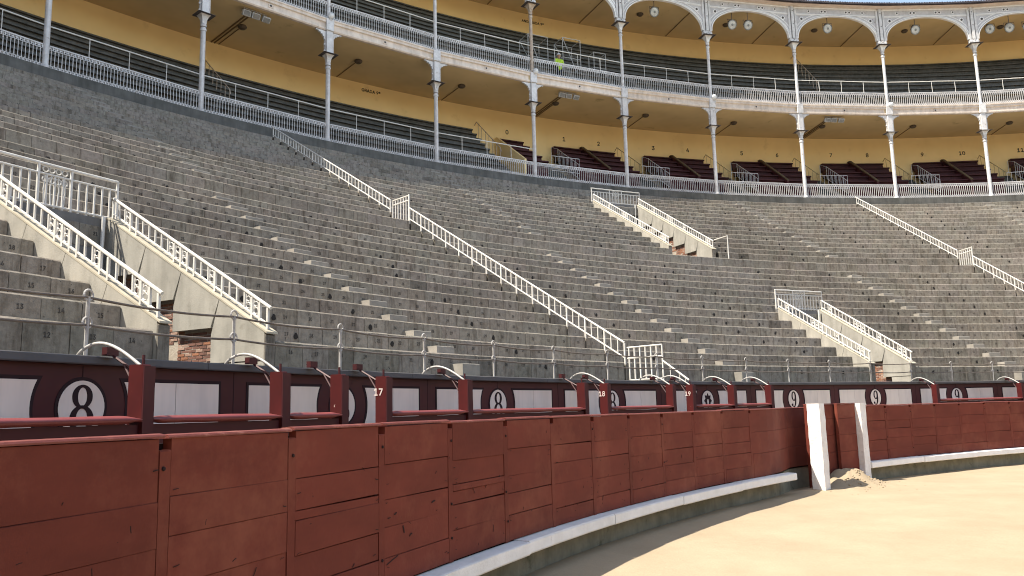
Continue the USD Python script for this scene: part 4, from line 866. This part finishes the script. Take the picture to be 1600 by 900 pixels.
def make_arch(k, label):
    R, p = bay_at(k); t = thing('iron_arch', label, 'arch', R, p, 0); hw = half - 0.28
    def oval(a, b): return Polygon([(a * np.sign(math.cos(u)) * abs(math.cos(u)) ** 0.92, 23.72 + b * abs(math.sin(u)) ** 0.92) for u in np.linspace(0, math.pi, 41)])
    full = sbox(-half + 0.2, 23.72, half - 0.2, 25.78)
    web = full.difference(oval(hw, 1.55).union(sbox(-hw, 23, hw, 23.74))); extr(web, -0.03, 0.05).build('spandrel', 'spandrel_grey', t)
    b1 = oval(hw, 1.55).difference(oval(hw - 0.05, 1.50).union(sbox(-hw + 0.05, 23, hw - 0.05, 23.74))).intersection(sbox(-9, 23.72, 9, 26)); b2 = oval(hw + 0.11, 1.64).difference(oval(hw + 0.06, 1.595).union(sbox(-hw - 0.06, 23, hw + 0.06, 23.74))).intersection(sbox(-half + 0.22, 23.72, half - 0.22, 26))
    extr(b1, -0.10, 0.08).build('arch_rib', 'rib_white', t); extr(b2, -0.065, -0.029).build('arch_rib', 'rib_white', t)
    mb = MB()
    for s in (-1, 1):
        tri = sbox(0.55, 23.9, hw + 0.06, 25.30).difference(oval(hw + 0.22, 1.76))
        fr = tri.difference(tri.buffer(-0.035)); fr = affinity.scale(fr, s, 1, origin=(0, 0)); extr(fr, -0.048, -0.029, mb)
    mb.build('spandrel_frame', 'rib_white', t)
    for z0, z1, d in ((25.31, 25.36, 0.055), (25.70, 25.78, 0.075)): bx(-half + 0.2, half - 0.2, -d, 0.0, z0, z1).build('moulding', 'rib_white', t)
    for x, z, r in ((-0.9, 25.53, 0.055), (-0.68, 25.53, 0.055), (0.68, 25.53, 0.055), (0.9, 25.53, 0.055), (-1.75, 25.53, 0.05), (1.75, 25.53, 0.05), (-2.25, 25.02, 0.07), (2.25, 25.02, 0.07)):
        T_ = trimesh.transformations.translation_matrix((x, -0.03, z)) @ trimesh.transformations.rotation_matrix(math.pi / 2, (1, 0, 0))
        ro = lathe([(r * 1.9, 0), (r * 1.9, 0.015), (r * 1.3, 0.02)], 10, M=T_).build('rosette', 'rib_white', t); lathe([(r * 1.15, 0.015), (r * 1.15, 0.03), (r * 0.3, 0.045)], 8, M=T_).build('centre', 'rosette_dark', ro)
    prof = Polygon([(-0.10, 25.785), (-0.16, 25.80), (-0.16, 25.82), (-0.30, 25.84), (-0.36, 25.865), (0.2, 25.865), (0.2, 25.785)])
    m = trimesh.creation.extrude_polygon(prof, 2 * half - 0.01, engine='earcut'); v = np.asarray(m.vertices)
    MB().add(np.stack([v[:, 2] - half + 0.005, v[:, 0], v[:, 1]], 1), m.faces).build('cornice', 'cornice_pink', t)
    return t
arch = make_arch(0, f'pale iron arch with rosettes under the eaves, {bayname(0)}')
arch.SetCustomDataByKey('group', 'iron arches under the eaves')
for k in range(-1, 10):
    if k: dup(arch, f'pale iron arch with rosettes under the eaves, {bayname(k)}', *bay_at(k), 0)

# lamps and floodlights of the galleries
def make_lamp(p, R, z, label, wide=False):
    t = thing('ceiling_lamp', label, 'ceiling lamp', R, p, z)
    lathe([(0.17, 0.0), (0.20, -0.04), (0.20, -0.09), (0.14, -0.15), (0.04, -0.17)], 12).build('shade', 'shade_iron', t)
    tube([(0, 0.15, -0.02), (0, 57.55 - R, -0.02)], 0.022, 5).build('conduit', 'conduit_brown', t)
    return t
lampP = [0.602, 0.709, 0.817, 0.924, 1.032, 1.140, 1.248, 1.356, 1.465]
lamp = make_lamp(lampP[0], 55.15, 18.97, 'dark round ceiling lamp with conduit in the lower gallery, first from the left')
lamp.SetCustomDataByKey('group', 'ceiling lamps of the lower gallery')
for k, p in enumerate(lampP[1:], 1): dup(lamp, f'dark round ceiling lamp with conduit in the lower gallery, {ORD[k]} from the left', 55.15, p, 18.97)
lamp2 = thing('ceiling_lamp', 'small dark lamp on the upper gallery ceiling, first from the left', 'ceiling lamp', 55.2, 1.032, 25.43, group='ceiling lamps of the upper gallery')
lathe([(0.17, 0.0), (0.20, -0.04), (0.20, -0.09), (0.14, -0.15), (0.04, -0.17)], 12).build('shade', 'shade_iron', lamp2)
for k, p in enumerate((1.139, 1.249, 1.358, 1.468), 1): dup(lamp2, f'small dark lamp on the upper gallery ceiling, {ORD[k]} from the left', 55.2, p, 25.43)
for k, p in enumerate((0.87, 0.9785, 1.085, 1.1925, 1.301, 1.411)):
    mb = MB(); tube([P(54.3, p, 25.41), P(57.5, p, 25.41)], 0.026, 5, mb)
    tag(mb.build('ceiling_conduit', 'conduit_brown'), f'brown conduit across the upper gallery ceiling, {ORD[k]} from the left', 'conduit', 'conduits across the upper gallery ceiling')
def make_floods(p, label):
    t = thing('floodlight_group', label, 'floodlights', 53.45, p, 18.9)
    tube([(-0.55, 0, 0), (0.5, 0, 0)], 0.025, 5).build('bar', 'lamp_grey', t)
    for x, ty in ((-0.42, 0.35), (0.0, 0.5), (0.48, 0.75)):
        M = trimesh.transformations.translation_matrix((x, 0.0, -0.20)) @ trimesh.transformations.rotation_matrix(ty, (1, 0, 0))
        bx(-0.18, 0.18, -0.08, 0.08, -0.13, 0.13, M=M, c=0.02).build('lamp_housing', 'lamp_grey', t)
        bx(-0.145, 0.145, -0.088, -0.078, -0.095, 0.095, M=M).build('lamp_glass', 'reflector_dark', t)
    for dx in (-0.13, 0.02): tube([(dx, 0.1, 0.05), (dx, 4.1, 0.05)], 0.035, 5).build('conduit', 'conduit_brown', t)
    return t
fl = make_floods(0.598, 'three white box floodlights under the floor beam near the left')
fl.SetCustomDataByKey('group', 'box floodlights under the floor beam')
dup(fl, 'three white box floodlights under the floor beam at the middle', 53.45, 0.9215, 18.9); dup(fl, 'three white box floodlights under the floor beam at the right', 53.45, 1.245, 18.9)
def make_round_flood(p, z, label, turn=0.0):
    t = thing('round_floodlight', label, 'floodlight', 53.25, p, z)
    M = trimesh.transformations.rotation_matrix(turn, (0, 0, 1)) @ trimesh.transformations.rotation_matrix(math.pi / 2 + 0.35, (1, 0, 0))
    lathe([(0.10, -0.32), (0.14, -0.30), (0.20, -0.18), (0.27, -0.02), (0.29, 0.0), (0.29, 0.03), (0.24, 0.03)], 18, M=M).build('housing', 'reflector_dark', t, 50)
    bx(-0.11, 0.11, 0.02, 0.26, 0.16, 0.36, c=0.02).build('ballast_box', 'shade_iron', t)
    lathe([(0.245, 0.012), (0.235, 0.034), (0.12, 0.05), (0.01, 0.055)], 18, M=M).build('glass', 'lamp_glass', t, 50)
    lathe([(0.075, 0.052), (0.065, 0.060), (0.01, 0.064)], 14, M=M).build('bulb', 'reflector_dark', t, 50)
    tube([(-0.30, 0, 0), (-0.30, 0, 0.33), (0.30, 0, 0.33), (0.30, 0, 0)], 0.02, 5).build('yoke', 'shade_iron', t)
    tube([(0, 0, 0.33), (0, 0, 0.85)], 0.022, 5).build('stem', 'shade_iron', t)
    return t
rf = make_round_flood(1.029, 24.53, 'round floodlight hanging in the leftmost visible arch')
rf.SetCustomDataByKey('group', 'round floodlights in the arches')
for k, (p, z, lab) in enumerate(((1.126, 24.36, 'round floodlight, left one of the pair in the second arch'), (1.146, 24.42, 'round floodlight, right one of the pair in the second arch'), (1.245, 24.53, 'single round floodlight in the third arch from the left'), (1.351, 24.50, 'single round floodlight in the fourth arch from the left'), (1.437, 24.39, 'round floodlight in the last arch, nearest the column'), (1.459, 24.40, 'round floodlight in the last arch, second from the column'), (1.479, 24.40, 'round floodlight at the right edge of the picture'))):
    dup(rf, lab, 53.25, p, z)
wl = thing('column_lamp', 'small white lamp on the third iron column from the left', 'lamp', 52.94, colp(2), 19.62, group='small white lamps on the columns')
lathe([(0.05, -0.14), (0.13, -0.08), (0.15, 0.0), (0.13, 0.09), (0.05, 0.13)], 12).build('globe', 'helmet_white', wl, True); bx(-0.05, 0.05, 0.0, 0.2, -0.2, -0.12).build('arm', 'iron_white', wl)
for k, s in ((4, 'rusty fifth'), (6, 'seventh'), (8, 'ninth')): dup(wl, f'small white lamp on the {s} iron column from the left', 52.94, colp(k) + 0.0015, 19.55)

# scaffold frames and a worker in the upper gallery
def scaffold(label, p0, p1, R0, R1, zb, zt, diag=True):
    t = thing('scaffold_frame', label, 'scaffold', R0, (p0 + p1) / 2, zb); L = (p1 - p0) * R0 / 2; D = R1 - R0; H = zt - zb
    for x in (-L, L):
        for y in (0, D): tube([(x, y, 0), (x, y, H)], 0.022, 5).build('upright', 'lamp_grey', t)
    for z in (H, H * 0.55):
        for y in (0, D): tube([(-L, y, z), (L, y, z)], 0.02, 5).build('ledger', 'lamp_grey', t)
        for x in (-L, L): tube([(x, 0, z), (x, D, z)], 0.02, 5).build('transom', 'lamp_grey', t)
    if diag: tube([(-L, 0, H), (L, 0, 0)], 0.018, 5).build('brace', 'lamp_grey', t); tube([(-L, D, H), (L, D, H * 0.3)], 0.018, 5).build('brace', 'lamp_grey', t)
scaffold('grey pipe scaffold just right of the rusty upper column', 0.885, 0.908, 54.3, 55.3, 19.5, 22.35)
scaffold('grey pipe scaffold with a slanted rail right of the worker', 0.927, 0.948, 54.4, 55.4, 20.0, 22.6)
scaffold('low white pipe frame near the sixth upper column', 0.962, 0.976, 54.2, 54.8, 19.9, 21.95, False)
def chain(joints):
    out = None
    for a, ra, b, rb in joints:
        s1, s2 = trimesh.creation.icosphere(2, ra), trimesh.creation.icosphere(2, rb); s1.apply_translation(a); s2.apply_translation(b)
        h = trimesh.convex.convex_hull(np.vstack([s1.vertices, s2.vertices])); m = manifold3d.Manifold(manifold3d.Mesh(np.asarray(h.vertices, np.float32), np.asarray(h.faces, np.uint32)))
        out = m if out is None else out + m
    q = out.to_mesh(); tm = trimesh.Trimesh(q.vert_properties[:, :3], q.tri_verts)
    return tm
t = thing('person', 'worker in a yellow green vest and white helmet behind the upper balustrade', 'person', 53.75, 0.915, 19.44)
arms = []
for s in (-1, 1):
    arms += [((s * 0.20, 0, 1.40), 0.058, (s * 0.26, -0.05, 1.13), 0.045), ((s * 0.26, -0.05, 1.13), 0.043, (s * 0.22, -0.28, 1.02), 0.032), ((s * 0.22, -0.28, 1.02), 0.036, (s * 0.215, -0.34, 1.01), 0.034)]
    for f in range(4): x = s * (0.19 + 0.017 * f); arms += [((x, -0.36, 1.015), 0.010, (x, -0.41, 1.01), 0.009), ((x, -0.41, 1.01), 0.009, (x, -0.415, 0.98), 0.008)]
    arms += [((s * 0.18, -0.34, 1.01), 0.011, (s * 0.165, -0.37, 0.99), 0.009)]
    arms += [((s * 0.10, 0, 0.92), 0.085, (s * 0.11, 0.0, 0.50), 0.058), ((s * 0.11, 0, 0.50), 0.056, (s * 0.11, 0.03, 0.09), 0.038), ((s * 0.11, 0.05, 0.05), 0.045, (s * 0.12, -0.14, 0.035), 0.038)]
body = chain(arms + [((0, 0, 0.98), 0.13, (0, 0, 1.20), 0.12), ((0, 0, 1.20), 0.12, (-0.10, 0, 1.38), 0.085), ((0, 0, 1.20), 0.12, (0.10, 0, 1.38), 0.085), ((-0.18, 0, 1.40), 0.06, (0.18, 0, 1.40), 0.06), ((0, 0, 1.42), 0.055, (0, -0.01, 1.54), 0.05), ((0, -0.01, 1.58), 0.075, (0, -0.005, 1.66), 0.085), ((0, -0.09, 1.60), 0.012, (0, -0.075, 1.64), 0.012)])
MB().tm(body).build('body', 'skin', t)
vest = chain([((0, 0, 0.95), 0.16, (0, 0, 1.20), 0.145), ((0, 0, 1.20), 0.145, (-0.11, 0, 1.385), 0.10), ((0, 0, 1.20), 0.145, (0.11, 0, 1.385), 0.10), ((-0.19, 0, 1.40), 0.075, (0.19, 0, 1.40), 0.075), ((-0.2, 0, 1.39), 0.075, (-0.25, -0.04, 1.18), 0.060), ((0.2, 0, 1.39), 0.075, (0.25, -0.04, 1.18), 0.060)])
MB().tm(vest).build('vest', 'hi_vis', t)
lathe([(0.150, 1.07), (0.164, 1.08), (0.164, 1.12), (0.150, 1.13)], 16).build('reflective_band', 'hi_vis_band', t)
legs = chain([j for s in (-1, 1) for j in (((s * 0.10, 0, 0.93), 0.10, (s * 0.11, 0, 0.5), 0.072), ((s * 0.11, 0, 0.5), 0.072, (s * 0.11, 0.03, 0.1), 0.055))])
MB().tm(legs).build('trousers', 'trousers_dark', t)
lathe([(0.135, 1.685), (0.135, 1.70), (0.115, 1.705), (0.105, 1.75), (0.07, 1.80), (0.015, 1.815)], 16).build('helmet', 'helmet_white', t, True)
